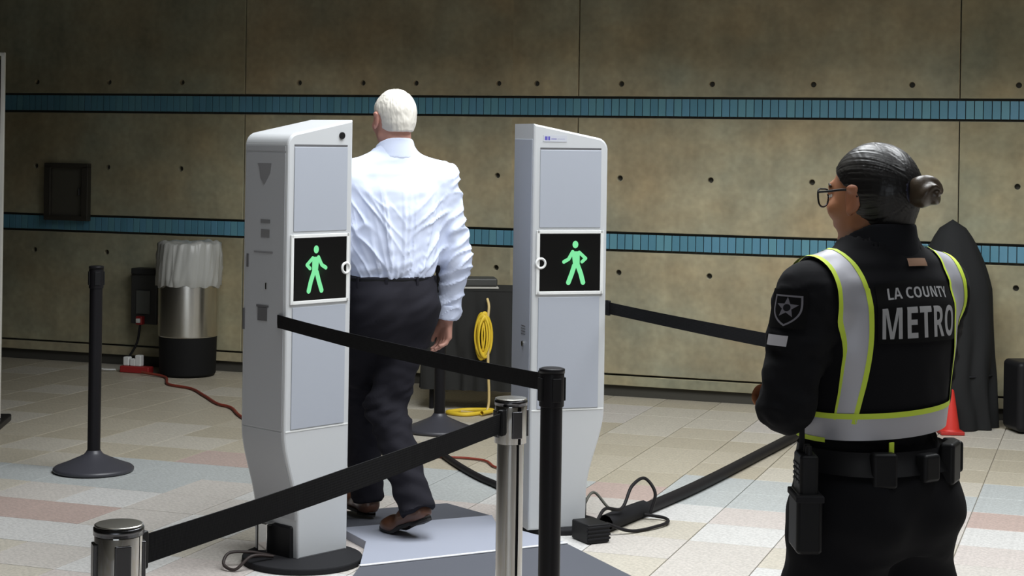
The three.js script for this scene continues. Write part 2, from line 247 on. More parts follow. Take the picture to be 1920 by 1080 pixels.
function addHead(person, M, w, skin, lips, hairMat, hairField, hairBox, browMat, hairStep = 0.0045, strand) {
  const head = paint(isoMesh(headField(w), [-0.1, -0.2, -0.13], [0.1, 0.135, 0.135], 0.0036), (x, y, z) => { const l = Math.hypot(x / 0.022, (y + 0.051) / 0.011) < 1 && z > 0.07 ? 0.7 : 0, e = Math.abs(x) > 0.07 ? 0.25 : 0; return skin.map((c, i) => lerp(c, lips[i], Math.max(l, e))); }).applyMatrix4(M);
  for (const s of [-1, 1]) {
    part(person, 'eye', new THREE.SphereGeometry(0.0118, 20, 14).translate(s * 0.031, 0.010, 0.0762).applyMatrix4(M), eyeWhite);
    part(person, 'iris', new THREE.SphereGeometry(0.0058, 14, 10).scale(1, 1, 0.4).translate(s * 0.031, 0.010, 0.0862).applyMatrix4(M), irisDark);
    part(person, 'eyebrow', tube([[s * 0.014, 0.031, 0.091], [s * 0.03, 0.037, 0.088], [s * 0.048, 0.031, 0.073]], 0.0032, 12, 6).applyMatrix4(M), browMat);
  }
  const hair = isoMesh(hairField, ...hairBox, hairStep, strand ?? ((x, y, z) => 0.0010 * noise(x * 60 + 9, y * 26, z * 26) + 0.0008 * noise(x * 160, y * 50, z * 50))); hair.applyMatrix4(M);
  return { head, hair: part(person, 'hair', hair, hairMat) };
}
const bodyGeo = (list, skin) => { for (const g of list) if (!g.attributes.color) paint(g, () => skin); return mergeGeometries(list.map((g) => { const q = g.clone(); q.deleteAttribute('uv'); return q; })); };
function shoeGeo() {
  const f = cut(blend([[cap([0, 0.04, -0.125], [0, 0.032, 0.04], 0.037, 0.038), 0.01], [ell([0, 0.026, 0.055], [0.044, 0.032, 0.062]), 0.03], [cap([0, 0.05, -0.12], [0, 0.105, -0.115], 0.042, 0.038), 0.03], [cap([0, 0.055, -0.05], [0, 0.085, -0.1], 0.03, 0.036), 0.03], [cap([0, 0.115, -0.115], [0, 0.15, -0.115], 0.03, 0.03), 0.006, 1]]), half([0, 0.014, 0], [0, -1, 0]));
  const upper = isoMesh(f, [-0.06, 0, -0.19], [0.06, 0.16, 0.135], 0.005), S = [];
  for (let i = 0; i < 40; i++) { const a = (i / 40) * Math.PI * 2, c = Math.cos(a), s = Math.sin(a); S.push([c * (0.041 + 0.008 * sstep(-0.2, 0.8, s)), s * 0.147 - 0.022]); }
  const sole = extrude(S, 0.01, 0.002).rotateX(Math.PI / 2).scale(1, -1, 1).translate(0, 0.006, 0); const heel = extrude(S.filter((p) => p[1] < -0.08), 0.014, 0.002).rotateX(Math.PI / 2).scale(1, -1, 1);
  for (const g of [sole, heel]) { const p = g.attributes.position.array; for (let k = 0; k < p.length; k += 9) for (let c = 0; c < 3; c++) { const t = p[k + c]; p[k + c] = p[k + 3 + c]; p[k + 3 + c] = t; } g.computeVertexNormals(); }
  return [upper, merge([sole, heel])];
}
const [shoeUpper, shoeSole] = shoeGeo();
function bent(g, lift) { const q = g.clone(), p = q.attributes.position; for (let i = 0; i < p.count; i++) { const z = p.getZ(i), y = p.getY(i), a = lift * sstep(0.05, -0.02, z), d = z - 0.03; p.setXYZ(i, p.getX(i), y * Math.cos(a) - d * Math.sin(a), 0.03 + y * Math.sin(a) + d * Math.cos(a)); } q.computeVertexNormals(); return q; }
function shoe(person, p, yaw, lift, mat, scale = 1) {               // lift: how far the heel is bent up off the ball of the foot
  const m = part(person, 'shoe', lift ? bent(shoeUpper, lift) : shoeUpper, mat); m.position.set(...p); m.rotation.y = yaw; m.scale.setScalar(scale);
  part(m, 'sole', lift ? bent(shoeSole, lift) : shoeSole, soleDark);
}

// ---------------------------------------------------------------- the man walking through the gate
{
  const man = thing('person', [-0.475, 0.0305, -7.05], Math.PI + 0.42, 'white-haired man in pale blue shirt and dark trousers, stepping away between the two pillars', 'person');
  const skin = [0.50, 0.26, 0.20], pink = [0.52, 0.20, 0.16];
  const torso = [[0.97, 0, 0, 0.150, 0.105], [1.0, 0, 0, 0.176, 0.127], [1.05, 0, -0.002, 0.186, 0.137], [1.15, 0, -0.004, 0.192, 0.14], [1.25, 0, -0.006, 0.2, 0.138], [1.34, 0, -0.008, 0.2, 0.128], [1.41, 0, -0.012, 0.165, 0.105], [1.46, 0, -0.018, 0.112, 0.083], [1.50, 0, -0.022, 0.078, 0.072], [1.56, 0, -0.026, 0.07, 0.07]];
  const SH = (s) => [s * 0.198, 1.375, -0.01], ELB = { '-1': [-0.264, 1.075, -0.03], 1: [0.235, 1.11, 0.01] }, WR = { '-1': [-0.256, 0.832, 0.03], 1: [0.22, 0.93, 0.2] };
  const hipR = [-0.09, 0.88, 0], kneeR = [0.022, 0.485, -0.02], ankR = [-0.028, 0.12, -0.24], hipL = [0.09, 0.88, 0.0], kneeL = [0.06, 0.5, 0.18], ankL = [0.005, 0.09, 0.245];
  const legs = (g) => [[loft([[0.72, 0, 0, 0.155, 0.11], [0.84, 0, -0.012, 0.177, 0.135], [0.92, 0, -0.012, 0.178, 0.135], [0.985, 0, -0.004, 0.172, 0.125], [1.005, 0, 0, 0.17, 0.122]], g), 0.02], [ell([-0.075, 0.88, -0.065], [0.09 + g, 0.1 + g, 0.085 + g]), 0.04], [ell([0.075, 0.88, -0.065], [0.09 + g, 0.1 + g, 0.085 + g]), 0.04],
    [cap(hipR, kneeR, 0.092 + g, 0.07 + g), 0.05], [cap(kneeR, ankR.map((v, i) => v + 0.11 * (ankR[i] - kneeR[i]) * (g > 0)), 0.07 + g, 0.06 + g), 0.02], [cap(hipL, kneeL, 0.092 + g, 0.07 + g), 0.05], [cap(kneeL, ankL.map((v, i) => v + 0.11 * (ankL[i] - kneeL[i]) * (g > 0)), 0.07 + g, 0.06 + g), 0.02]];
  const arms = (g) => [-1, 1].flatMap((s) => [[cap(SH(s), ELB[s], 0.064 + g, 0.049 + g), 0.05], [cap(ELB[s], WR[s], 0.049 + g, 0.034 + g), 0.02]]);
  const bodyF = blend([[loft(torso, -0.02), 0.01], ...arms(-0.012), ...legs(-0.022)]);
  const shirtF0 = blend([[loft(torso), 0.01], [cap([0, 1.485, -0.02], [-0.185, 1.405, -0.012], 0.05, 0.055), 0.04], [cap([0, 1.485, -0.02], [0.185, 1.405, -0.012], 0.05, 0.055), 0.04], ...arms(0.013)]);
  const cuffN = (s) => WR[s].map((v, i) => v - ELB[s][i]);
  const cuff = (s) => { const h = half(WR[s], cuffN(s)), n = cap(ELB[s], WR[s].map((v, i) => v + 0.08 * Math.sign(cuffN(s)[i]) * Math.abs(cuffN(s)[i])), 0.09, 0.09); return (x, y, z) => (n(x, y, z) < 0 || y < 0.88 ? h(x, y, z) : -1); };
  const shirtF = cut(shirtF0, cuff(-1), cuff(1), half([0, 1.522, -0.03], [0, 1, 0.35]));
  const folds = (x, y, z) => {
    const arm = sstep(0.19, 0.24, Math.abs(x)), back = 1 - arm, w = sstep(1.42, 1.15, y);
    const sharp = (n, p = 4) => Math.pow(1 - Math.abs(n), p), q = Math.atan2(x, y - 0.72), side = sstep(0.02, 0.14, Math.abs(x)), low = sstep(1.40, 1.22, y);
    const fan = sharp(noise(q * 10, y * 1.3, 1), 5), diag = sharp(noise((Math.abs(x) * 1.1 - y) * 9 + 2 * x, (Math.abs(x) + y) * 2.2, 5 + Math.sign(x)), 5), billow = noise(x * 5, y * 3.2, z * 4 + 2), bunch = sstep(1.14, 1.0, y) * noise(x * 9, y * 20 + x * 6, 12), pinch = noise(x * 14, y * 22, z * 14);
    const ring = sharp(noise(x * 5 + 1, y * 13 + x * 7 + z * 5, z * 6), 3);
    return back * (low * (0.011 * fan * (1 - 0.4 * side) + 0.012 * diag * (0.25 + 0.75 * side)) + w * (0.010 * billow + 0.007 * bunch) - 0.005 * low) + arm * (0.013 * ring - 0.004 + 0.007 * noise(x * 8, y * 9, z * 8)) + 0.001 * pinch;
  };
  const M = new THREE.Matrix4().makeRotationFromEuler(new THREE.Euler(0.03, 0.12, 0)).setPosition(0, 1.625, 0.0);
  const hairF = cut((() => { const e = ell([0, 0.031, -0.014], [0.082, 0.096, 0.102]), n = cap([0, -0.02, -0.055], [0, -0.055, -0.06], 0.06, 0.05); return (x, y, z) => smin(e(x, y, z), n(x, y, z), 0.02); })(), (x, y, z) => z - (-0.005 + 0.075 * sstep(0.0, 0.085, y)), (x, y, z) => -y - 0.046 + 0.25 * Math.max(0, z + 0.06), (x, y, z) => 0.034 - Math.hypot(Math.abs(x) - 0.085, (y + 0.003) * 0.9, z + 0.004));
  const { head } = addHead(man, M, 1.04, skin, pink, hairWhite, hairF, [[-0.1, -0.1, -0.13], [0.1, 0.14, 0.1]], hairWhite);
  part(man, 'body', bodyGeo([isoMesh(bodyF, [-0.36, 0.0, -0.36], [0.36, 1.6, 0.36], 0.012), head, handAt(WR[-1], [0.06, -1, 0.10], [0.25, 0.1, 1], true), handAt(WR[1], [0, -1, 0.4], [-0.2, 0.4, 1], false)], skin), skinMat, 'ruddy skin of neck, ears and hands');
  const shirt = part(man, 'shirt', isoMesh(shirtF, [-0.38, 0.78, -0.24], [0.38, 1.62, 0.26], 0.0062, folds), shirtWhite);
  part(shirt, 'collar', isoMesh(cut(blend([[loft([[1.475, 0, -0.018, 0.092, 0.083], [1.50, 0, -0.022, 0.083, 0.078], [1.555, 0, -0.028, 0.069, 0.068]]), 0.01]]), half([0, 1.537, -0.03], [0, 1, 0.4])), [-0.11, 1.46, -0.12], [0.11, 1.57, 0.08], 0.005), shirtWhite);
  for (const s of [-1, 1]) { const n = cuffN(s), l = Math.hypot(...n), d = n.map((v) => v / l); part(shirt, 'cuff', isoMesh(cut(cap(WR[s].map((v, i) => v - d[i] * 0.09), WR[s], 0.051, 0.051), half(WR[s].map((v, i) => v + d[i] * 0.004), d), half(WR[s].map((v, i) => v - d[i] * 0.06), d.map((v) => -v))), WR[s].map((v) => v - 0.13), WR[s].map((v) => v + 0.13), 0.006), shirtWhite); }
  const hem = (A, K) => { const n = A.map((v, i) => v - K[i]), h = half(A.map((v, i) => v + n[i] * 0.05), n), near = cap(K, A, 0.16, 0.16); return (x, y, z) => (near(x, y, z) < 0 || y < 0.2 ? h(x, y, z) : -1); };
  const trF0 = (list) => blend(list), P = legs(0.008);
  const upperT = P.slice(0, 3), legR = cut(blend([P[3], P[4]]), hem(ankR, kneeR)), legL = cut(blend([P[5], P[6]]), hem(ankL, kneeL)), trF = trF0([...upperT, [legR, 0.035], [legL, 0.012]]);
  const tf = (x, y, z) => 0.009 * noise(x * 6 + y * 3, y * 13 - x * 4, z * 7) * sstep(0.75, 0.6, y) + 0.010 * sstep(0.16, 0.0, Math.abs(y - 0.5)) * noise(x * 9, y * 26 + x * 12, z * 6 + 4) + 0.006 * noise(x * 10 + y * 12, y * 9, 3 + z * 5) * sstep(0.6, 0.8, y);
  const tr = part(man, 'trousers', isoMesh(trF, [-0.3, 0.0, -0.42], [0.3, 1.04, 0.42], 0.0085, tf), trouserNavy);
  void tr;
  const beltG = []; for (let i = 0; i <= 64; i++) { const a = (i / 64) * Math.PI * 2; beltG.push([Math.cos(a) * 0.181, 0, Math.sin(a) * 0.132 - 0.002]); }
  const bg = conform(loft([[0.9, 0, -0.006, 0.181, 0.134], [1.01, 0, -0.001, 0.177, 0.128]]), 72, 3, (u, v) => [Math.cos(u * 6.2832) * 0.186, lerp(0.968, 1.0, v), Math.sin(u * 6.2832) * 0.138], 0.006, true);
  part(man, 'belt', bg, leatherBlack, 'black leather belt');
  part(man, 'buckle', rbox(0.045, 0.036, 0.008, 0, 0.984, 0.139), chrome);
  for (const [a, e] of [[-2.6, 0], [-1.9, 0], [-1.2, 0], [-0.5, 0]]) { void e; part(man, 'belt_loop', rbox(0.012, 0.05, 0.005, 0, 0, 0, 0.002).rotateY(-a + Math.PI / 2).translate(Math.cos(a) * 0.189, 0.984, Math.sin(a) * 0.141), trouserNavy); }
  shoe(man, [-0.006, 0.002, -0.158], 0.42, 0.42, leatherBrown, 1.0);
  shoe(man, [0.01, 0.0, 0.36], 0.1, 0.0, leatherBrown, 1.0);
}

// ---------------------------------------------------------------- the guard watching
{
  const yaw = Math.PI + 0.58, guard = thing('person', [0.80, 0, -3.88], yaw, 'guard with dark hair bun and glasses in black uniform and reflective vest', 'person');
  const skin = [0.40, 0.17, 0.085], lip = [0.36, 0.11, 0.08];
  const torso = [[0.86, 0, 0, 0.166, 0.13], [0.95, 0, 0, 0.152, 0.118], [1.05, 0, -0.004, 0.162, 0.122], [1.15, 0, -0.008, 0.178, 0.124], [1.235, 0, -0.012, 0.186, 0.116], [1.285, 0, -0.014, 0.168, 0.098], [1.325, 0, -0.016, 0.118, 0.08], [1.36, 0, -0.014, 0.07, 0.066], [1.40, 0, -0.012, 0.062, 0.064]];
  const SH = (s) => (s > 0 ? [0.205, 1.25, -0.012] : [-0.192, 1.25, -0.006]), EL = (s) => (s > 0 ? [0.27, 1.03, -0.02] : [-0.215, 1.02, 0.05]), WR = (s) => [s * 0.085, 0.985, 0.2];
  const traps = (g) => [-1, 1].map((s) => [cap([0, 1.34, -0.02], [s * 0.185, 1.272, -0.012], 0.045 + g, 0.05 + g), 0.04]);
  const arms = (g) => [-1, 1].flatMap((s) => [[cap(SH(s), EL(s), 0.062 + g, 0.046 + g), 0.045], [cap(EL(s), WR(s), 0.046 + g, 0.03 + g), 0.015]]);
  const legs = (g) => [[loft([[0.70, 0, 0, 0.17, 0.13], [0.78, 0, -0.012, 0.182, 0.148], [0.86, 0, -0.012, 0.178, 0.145], [0.93, 0, -0.002, 0.16, 0.125], [0.95, 0, 0, 0.156, 0.12]], g), 0.02], [ell([-0.08, 0.80, -0.075], [0.09 + g, 0.095 + g, 0.085 + g]), 0.05], [ell([0.08, 0.80, -0.075], [0.09 + g, 0.095 + g, 0.085 + g]), 0.05],
    ...[-1, 1].flatMap((s) => [[cap([s * 0.094, 0.76, 0], [s > 0 ? 0.116 : -0.142, 0.43, 0.005], 0.106 + g, 0.106 + g), 0.04], [cap([s > 0 ? 0.116 : -0.142, 0.43, 0.005], [s > 0 ? 0.12 : -0.15, 0.07, -0.01], 0.104 + g, 0.08 + g), 0.02]])];
  const bodyF = blend([[loft(torso, -0.015), 0.01], ...traps(-0.015), ...arms(-0.012), ...legs(-0.02)]);
  const shirtF0 = blend([[loft(torso, 0.004), 0.01], ...traps(0.006), ...arms(0.011)]);
  const wristCut = (x, y, z) => (z > 0.14 && y < 1.06 ? Math.max(z - 0.2, 0.075 - Math.abs(x)) : -1);
  const shirtF = cut(shirtF0, wristCut, half([0, 1.378, -0.02], [0, 1, 0.5]));
  const M = new THREE.Matrix4().makeRotationFromEuler(new THREE.Euler(0.05, 0.17, 0, 'YXZ')).setPosition(-0.002, 1.463, 0.012);
  const hairBase = blend([[ell([0, 0.032, -0.016], [0.081, 0.094, 0.102]), 0.01], [cap([0, 0.01, -0.05], [0, -0.075, -0.05], 0.066, 0.047), 0.03]]);
  const hairF = cut(hairBase, (x, y, z) => z - (-0.002 + 0.083 * sstep(0.0, 0.1, y)), (x, y, z) => -y - 0.083 + 0.6 * Math.max(0, z + 0.075), (x, y, z) => 0.030 - Math.hypot(Math.abs(x) - 0.085, (y + 0.002) * 0.85, z - 0.006));
  const { head, hair } = addHead(guard, M, 0.97, skin, lip, hairBlack, hairF, [[-0.1, -0.13, -0.14], [0.1, 0.14, 0.11]], hairBlack, 0.003, (x, y, z) => { const a = Math.atan2(y - 0.024, x); return 0.0007 * noise(Math.cos(a) * 14, Math.sin(a) * 14, z * 5) + 0.0004 * noise(Math.cos(a) * 34, Math.sin(a) * 34, z * 8); });
  const bun = isoMesh(blend([[ell([0, 0.014, -0.142], [0.036, 0.034, 0.034]), 0.01], [cap([0, 0.018, -0.1], [0, 0.014, -0.13], 0.024, 0.026), 0.01]]), [-0.06, -0.03, -0.2], [0.06, 0.08, -0.08], 0.0035, (x, y, z) => { const a = Math.atan2(y - 0.014, x), r = Math.hypot(x, y - 0.014); return 0.0035 * Math.sin(a * 3 + r * 190 + z * 60); }).applyMatrix4(M);
  part(hair, 'hair_bun', bun, phys(0.055, 0.038, 0.024, 0.36), 'brown streaked bun'); part(hair, 'hair_tie', new THREE.TorusGeometry(0.029, 0.006, 10, 32).translate(0, 0.019, -0.112).applyMatrix4(M), std(0.01, 0.01, 0.03, 0.6));
  const hands = [handAt(WR(-1), [0.9, -0.25, 0.3], [0, 0.9, 0.4], true), handAt([WR(1)[0], 1.0, 0.225], [-0.9, -0.25, 0.25], [0, 0.9, 0.4], false)];
  part(guard, 'body', bodyGeo([isoMesh(bodyF, [-0.36, 0.0, -0.25], [0.36, 1.4, 0.3], 0.012), head, ...hands], skin), skinMat, 'brown skin of face and hands');
  const wr = (x, y, z) => sstep(1.33, 1.27, y) * (0.006 * noise(x * 9, y * 14, z * 9) + 0.003 * noise(x * 22, y * 26, z * 20));
  const shirt = part(guard, 'shirt', isoMesh(shirtF, [-0.36, 0.82, -0.22], [0.36, 1.44, 0.26], 0.0075, wr), uniformBlack);
  part(shirt, 'collar', isoMesh(cut(loft([[1.30, 0, -0.016, 0.115, 0.105], [1.345, 0, -0.018, 0.088, 0.09], [1.412, 0, -0.022, 0.073, 0.078]]), half([0, 1.402, -0.03], [0, 1, 0.45])), [-0.13, 1.29, -0.14], [0.13, 1.44, 0.11], 0.005), cloth(0.0085, 0.009, 0.0115));
  // vest
  const vestF0 = blend([[loft(torso, 0.02), 0.01], ...traps(0.014), [ell(SH(-1), [0.077, 0.08, 0.08]), 0.03], [ell(SH(1), [0.077, 0.08, 0.08]), 0.03]]);
  const vestCut = (x, y, z) => Math.max(Math.abs(x) - lerp(0.215, 0.192, sstep(1.1, 1.25, y)), 0.952 + 0.009 - 0.010 * x / 0.19 - y, 0.088 - Math.hypot(x, (z + 0.01)) - 0.4 * Math.max(0, 1.33 - y)), vestF = cut(vestF0, vestCut);
  const vest = part(guard, 'vest', isoMesh(vestF, [-0.24, 0.9, -0.2], [0.24, 1.4, 0.2], 0.006, (x, y, z) => 0.002 * sstep(1.33, 1.27, y) * noise(x * 12, y * 9, z * 9)), vestBlack);
  const path = new THREE.CatmullRomCurve3([V(0.135, 1.0, 0.11), V(0.14, 1.1, 0.11), V(0.15, 1.22, 0.10), V(0.155, 1.31, 0.045), V(0.155, 1.325, -0.02), V(0.155, 1.29, -0.09), V(0.158, 1.2, -0.12), V(0.155, 1.1, -0.10), V(0.160, 0.995, -0.075)]);
  for (const s of [-1, 1]) {
    const strip = (a, b, off) => conform(vestF0, 4, 60, (u, v) => { const p = path.getPoint(v), w = lerp(a, b, u); return [s * (p.x + w), p.y - Math.abs(w) * 0.2 * (p.y > 1.28 ? 1 : 0), p.z]; }, off);
    part(vest, 'reflective_strip', strip(-0.03, 0.03, 0.004), silverTape, 'silver reflective strip');
    part(vest, 'lime_edging', strip(-0.041, -0.029, 0.005), limeTape, 'lime yellow edging'); part(vest, 'lime_edging', strip(0.029, 0.041, 0.005), limeTape, 'lime yellow edging');
  }
  const ring = (y0, y1, off) => conform(vestF0, 96, 4, (u, v) => [Math.cos(u * 6.28319) * 0.19, lerp(y0, y1, v) + 0.009 - 0.010 * Math.cos(u * 6.28319), Math.sin(u * 6.28319) * 0.15], off, true);
  part(vest, 'reflective_band', ring(0.955, 1.003, 0.005), silverTape, 'silver reflective waist band'); part(vest, 'lime_edging', ring(1.001, 1.013, 0.006), limeTape, 'lime yellow edging');
  part(vest, 'lime_edging', conform(vestF0, 20, 2, (u, v) => [lerp(0.2, 0.15, u), lerp(0.948, 0.958, v), lerp(0.1, -0.03, u)], 0.006, true), limeTape, 'lime yellow edging');
  const words = canvasTex(1024, 600, (c, w, h) => {
    c.fillStyle = '#0a0a0b'; c.fillRect(0, 0, w, h); c.fillStyle = '#a2a2a4'; c.textAlign = 'center'; c.textBaseline = 'alphabetic';
    const fit = (t, y, size, width) => { c.save(); c.font = 'bold ' + size + 'px sans-serif'; c.translate(w / 2, y); c.scale(width / c.measureText(t).width, 1); c.fillText(t, 0, 0); c.restore(); };
    fit('LA COUNTY', 190, 150, 800); fit('METRO', 560, 400, 980);
  });
  part(vest, 'back_lettering', conform(vestF0, 30, 16, (u, v) => [lerp(0.118, -0.122, u), lerp(1.165, 1.302, v), -0.14], 0.005), cloth(1, 1, 1, 0.8, { map: words }), 'grey block lettering on the back');
  part(vest, 'neck_tag', conform(vestF0, 6, 4, (u, v) => [lerp(0.012, -0.045, u), lerp(1.318, 1.336, v), -0.1], 0.004), std(0.28, 0.16, 0.10, 0.7), 'small tan tag below the collar');
  part(vest, 'strap_end', rbox(0.014, 0.034, 0.003, 0.075, 0.938, -0.137, 0.001), limeTape, 'lime strap end hanging below the band');
  // sleeve emblem
  const emblem = canvasTex(256, 256, (c, w, h) => {
    c.fillStyle = '#0a0a0b'; c.fillRect(0, 0, w, h); c.strokeStyle = '#77757c'; c.lineWidth = 12; c.beginPath(); c.moveTo(40, 40); c.lineTo(216, 40); c.lineTo(216, 120); c.quadraticCurveTo(216, 190, 128, 236); c.quadraticCurveTo(40, 190, 40, 120); c.closePath(); c.stroke();
    c.fillStyle = '#6d6b72'; for (let i = 0; i < 10; i++) { const a = (i / 10) * Math.PI * 2 - Math.PI / 2, r = i % 2 ? 32 : 74; c[i ? 'lineTo' : 'moveTo'](128 + Math.cos(a) * r, 120 + Math.sin(a) * r); if (!i) { c.closePath(); c.beginPath(); c.moveTo(128 + Math.cos(a) * r, 120 + Math.sin(a) * r); } } c.closePath(); c.fill();
    c.fillStyle = '#16161a'; c.beginPath(); c.arc(128, 120, 24, 0, 7); c.fill();
  });
  const onArm = (y0, y1, a0, a1) => (u, v) => { const y = lerp(y0, y1, v), t = clamp((1.245 - y) / 0.255), a = lerp(a0, a1, u); return [lerp(0.205, 0.27, t) + Math.cos(a) * 0.07, y, -0.015 + Math.sin(a) * 0.07]; };
  part(shirt, 'sleeve_emblem', conform(shirtF0, 12, 12, onArm(1.195, 1.275, 0.35, -0.85), 0.006), cloth(1, 1, 1, 0.8, { map: emblem }), 'grey shield emblem on the sleeve');
  part(shirt, 'sleeve_bar', conform(shirtF0, 10, 6, onArm(1.158, 1.180, 0.25, -0.45), 0.006), std(0.45, 0.44, 0.47, 0.6), 'pale bar below the emblem');
  // glasses
  const glasses = part(guard, 'glasses', merge([-1, 1].flatMap((s) => [tube([[s * 0.012, 0.022, 0.107], [s * 0.035, 0.026, 0.106], [s * 0.06, 0.022, 0.098], [s * 0.057, -0.006, 0.099], [s * 0.033, -0.014, 0.106], [s * 0.014, -0.006, 0.108]], 0.0022, 40, 6, true), tube([[s * 0.062, 0.019, 0.097], [s * 0.076, 0.02, 0.06], [s * 0.079, 0.021, 0.0], [s * 0.078, 0.006, -0.022]], 0.0027, 24, 6)]).concat([tube([[-0.012, 0.012, 0.108], [0, 0.016, 0.112], [0.012, 0.012, 0.108]], 0.0022, 10, 6)])).applyMatrix4(M), blackPlastic, 'black framed glasses');
  for (const s of [-1, 1]) part(glasses, 'lens', new THREE.SphereGeometry(0.022, 16, 10).scale(1.05, 0.85, 0.06).rotateY(s * 0.14).translate(s * 0.036, 0.005, 0.1035).applyMatrix4(M), new THREE.MeshPhysicalMaterial({ transmission: 1, thickness: 0, roughness: 0.05, ior: 1.5 }));
  // trousers, belt, shoes
  const trF = cut(blend(legs(0.004)), half([0, 0.055, 0], [0, -1, 0]));
  part(guard, 'trousers', isoMesh(trF, [-0.28, 0.02, -0.22], [0.28, 0.98, 0.22], 0.0085, (x, y, z) => 0.006 * noise(x * 7, y * 9, z * 7)), uniformBlack);
  const hipF = blend(legs(0.006)), belt = part(guard, 'duty_belt', conform(hipF, 96, 5, (u, v) => [Math.cos(u * 6.28319) * 0.185, lerp(0.885, 0.932, v), Math.sin(u * 6.28319) * 0.15], 0.01, true), leatherBlack, 'wide black duty belt');
  for (const [a, w, h] of [[-1.05, 0.055, 0.075], [-2.1, 0.07, 0.09], [-2.65, 0.06, 0.07], [-1.62, 0.05, 0.06]]) part(belt, 'pouch', rbox(w, h, 0.034, 0, 0, 0, 0.009, 3).rotateY(Math.PI / 2 - a).translate(Math.cos(a) * 0.2, 0.898, Math.sin(a) * 0.16), leatherBlack);
  part(belt, 'holster', rbox(0.045, 0.2, 0.06, 0, 0, 0, 0.015, 3).rotateX(0.1).translate(-0.215, 0.815, 0.01), leatherBlack);
  for (const s of [-1, 1]) shoe(guard, [s > 0 ? 0.12 : -0.15, 0, 0.07], s * 0.12, 0, leatherBlack, 0.95);
  // radio worn on the left hip
  const c = Math.cos(yaw), n = Math.sin(yaw), W = (x, y, z) => [0.80 + x * c + z * n, y, -3.88 - x * n + z * c];
  const radio = thing('two_way_radio', W(0.24, 0.728, -0.054), yaw + 1.0, 'black two-way radio in a leather holder on the hip of the guard', 'radio');
  part(radio, 'holder', rbox(0.085, 0.125, 0.05, 0, 0.065, 0, 0.01, 3), leatherBlack); part(radio, 'radio_body', rbox(0.066, 0.165, 0.036, 0, 0.125, 0, 0.008, 3), blackPlastic);
  part(radio, 'antenna', cyl(0.0038, 0.006, 0.18, -0.024, 0.285, 0.004, 12), blackRubber); for (const x of [0.004, 0.022]) part(radio, 'knob', cyl(0.006, 0.007, 0.018, x, 0.216, 0, 14), blackPlastic);
  part(radio, 'keypad', merge([0, 1, 2, 3].flatMap((i) => [0, 1, 2].map((j) => rbox(0.013, 0.006, 0.003, -0.018 + j * 0.018, 0.15 + i * 0.011, 0.019, 0.001)))), std(0.06, 0.06, 0.065, 0.5)); part(radio, 'strap', rbox(0.088, 0.014, 0.054, 0, 0.118, 0, 0.003), blackRubber);
}

// ---------------------------------------------------------------- scanner pillars
const KW = 0.32, KD = 0.25;
function kioskProfile(flip) {                                    // outline of the front, outer edge at x = 0
  const p = [];
  p.push([0.075, 0.02], [0.072, 0.14]);
  for (let i = 0; i <= 14; i++) { const t = i / 14; p.push([0.072 * (1 - sstep(0, 1, t)), 0.16 + 0.34 * t]); }
  p.push([0, 1.555]);
  for (let i = 1; i <= 10; i++) { const a = Math.PI - (i / 10) * Math.PI * 0.44; p.push([0.05 + Math.cos(a) * 0.05, 1.55 + Math.sin(a) * 0.05]); }
  p.push([KW, 1.652], [KW, 0.02]);
  return flip ? p.map(([x, y]) => [KW - x, y]).reverse() : p;
}
function figure(mirror) {
  return canvasTex(512, 448, (c, w, h) => {
    c.fillStyle = '#000'; c.fillRect(0, 0, w, h); if (mirror) { c.translate(w, 0); c.scale(-1, 1); }
    const X = (x) => x * w, Y = (y) => y * h, col = '#86f0a8'; c.lineCap = 'round'; c.lineJoin = 'round'; c.strokeStyle = c.fillStyle = col;
    const glow = c.createRadialGradient(X(0.59), Y(0.5), 10, X(0.59), Y(0.5), 150); glow.addColorStop(0, 'rgba(10,70,30,0.9)'); glow.addColorStop(1, 'rgba(0,10,4,0)'); c.fillStyle = glow; c.fillRect(0, 0, w, h); c.fillStyle = col;
    c.beginPath(); c.ellipse(X(0.585), Y(0.18), 25, 30, 0, 0, 7); c.fill();
    c.beginPath(); c.moveTo(X(0.52), Y(0.3)); c.lineTo(X(0.66), Y(0.3)); c.lineTo(X(0.66), Y(0.58)); c.lineTo(X(0.555), Y(0.58)); c.closePath(); c.fill();
    const line = (lw, ...q) => { c.lineWidth = lw; c.beginPath(); q.forEach(([x, y], i) => c[i ? 'lineTo' : 'moveTo'](X(x), Y(y))); c.stroke(); };
    line(30, [0.54, 0.31], [0.475, 0.44], [0.395, 0.49]); line(28, [0.65, 0.32], [0.76, 0.43], [0.70, 0.49]); line(40, [0.57, 0.56], [0.53, 0.70], [0.475, 0.86]); line(40, [0.63, 0.56], [0.68, 0.70], [0.72, 0.86]);
  });
}
const mainProfile = kioskProfile(false);
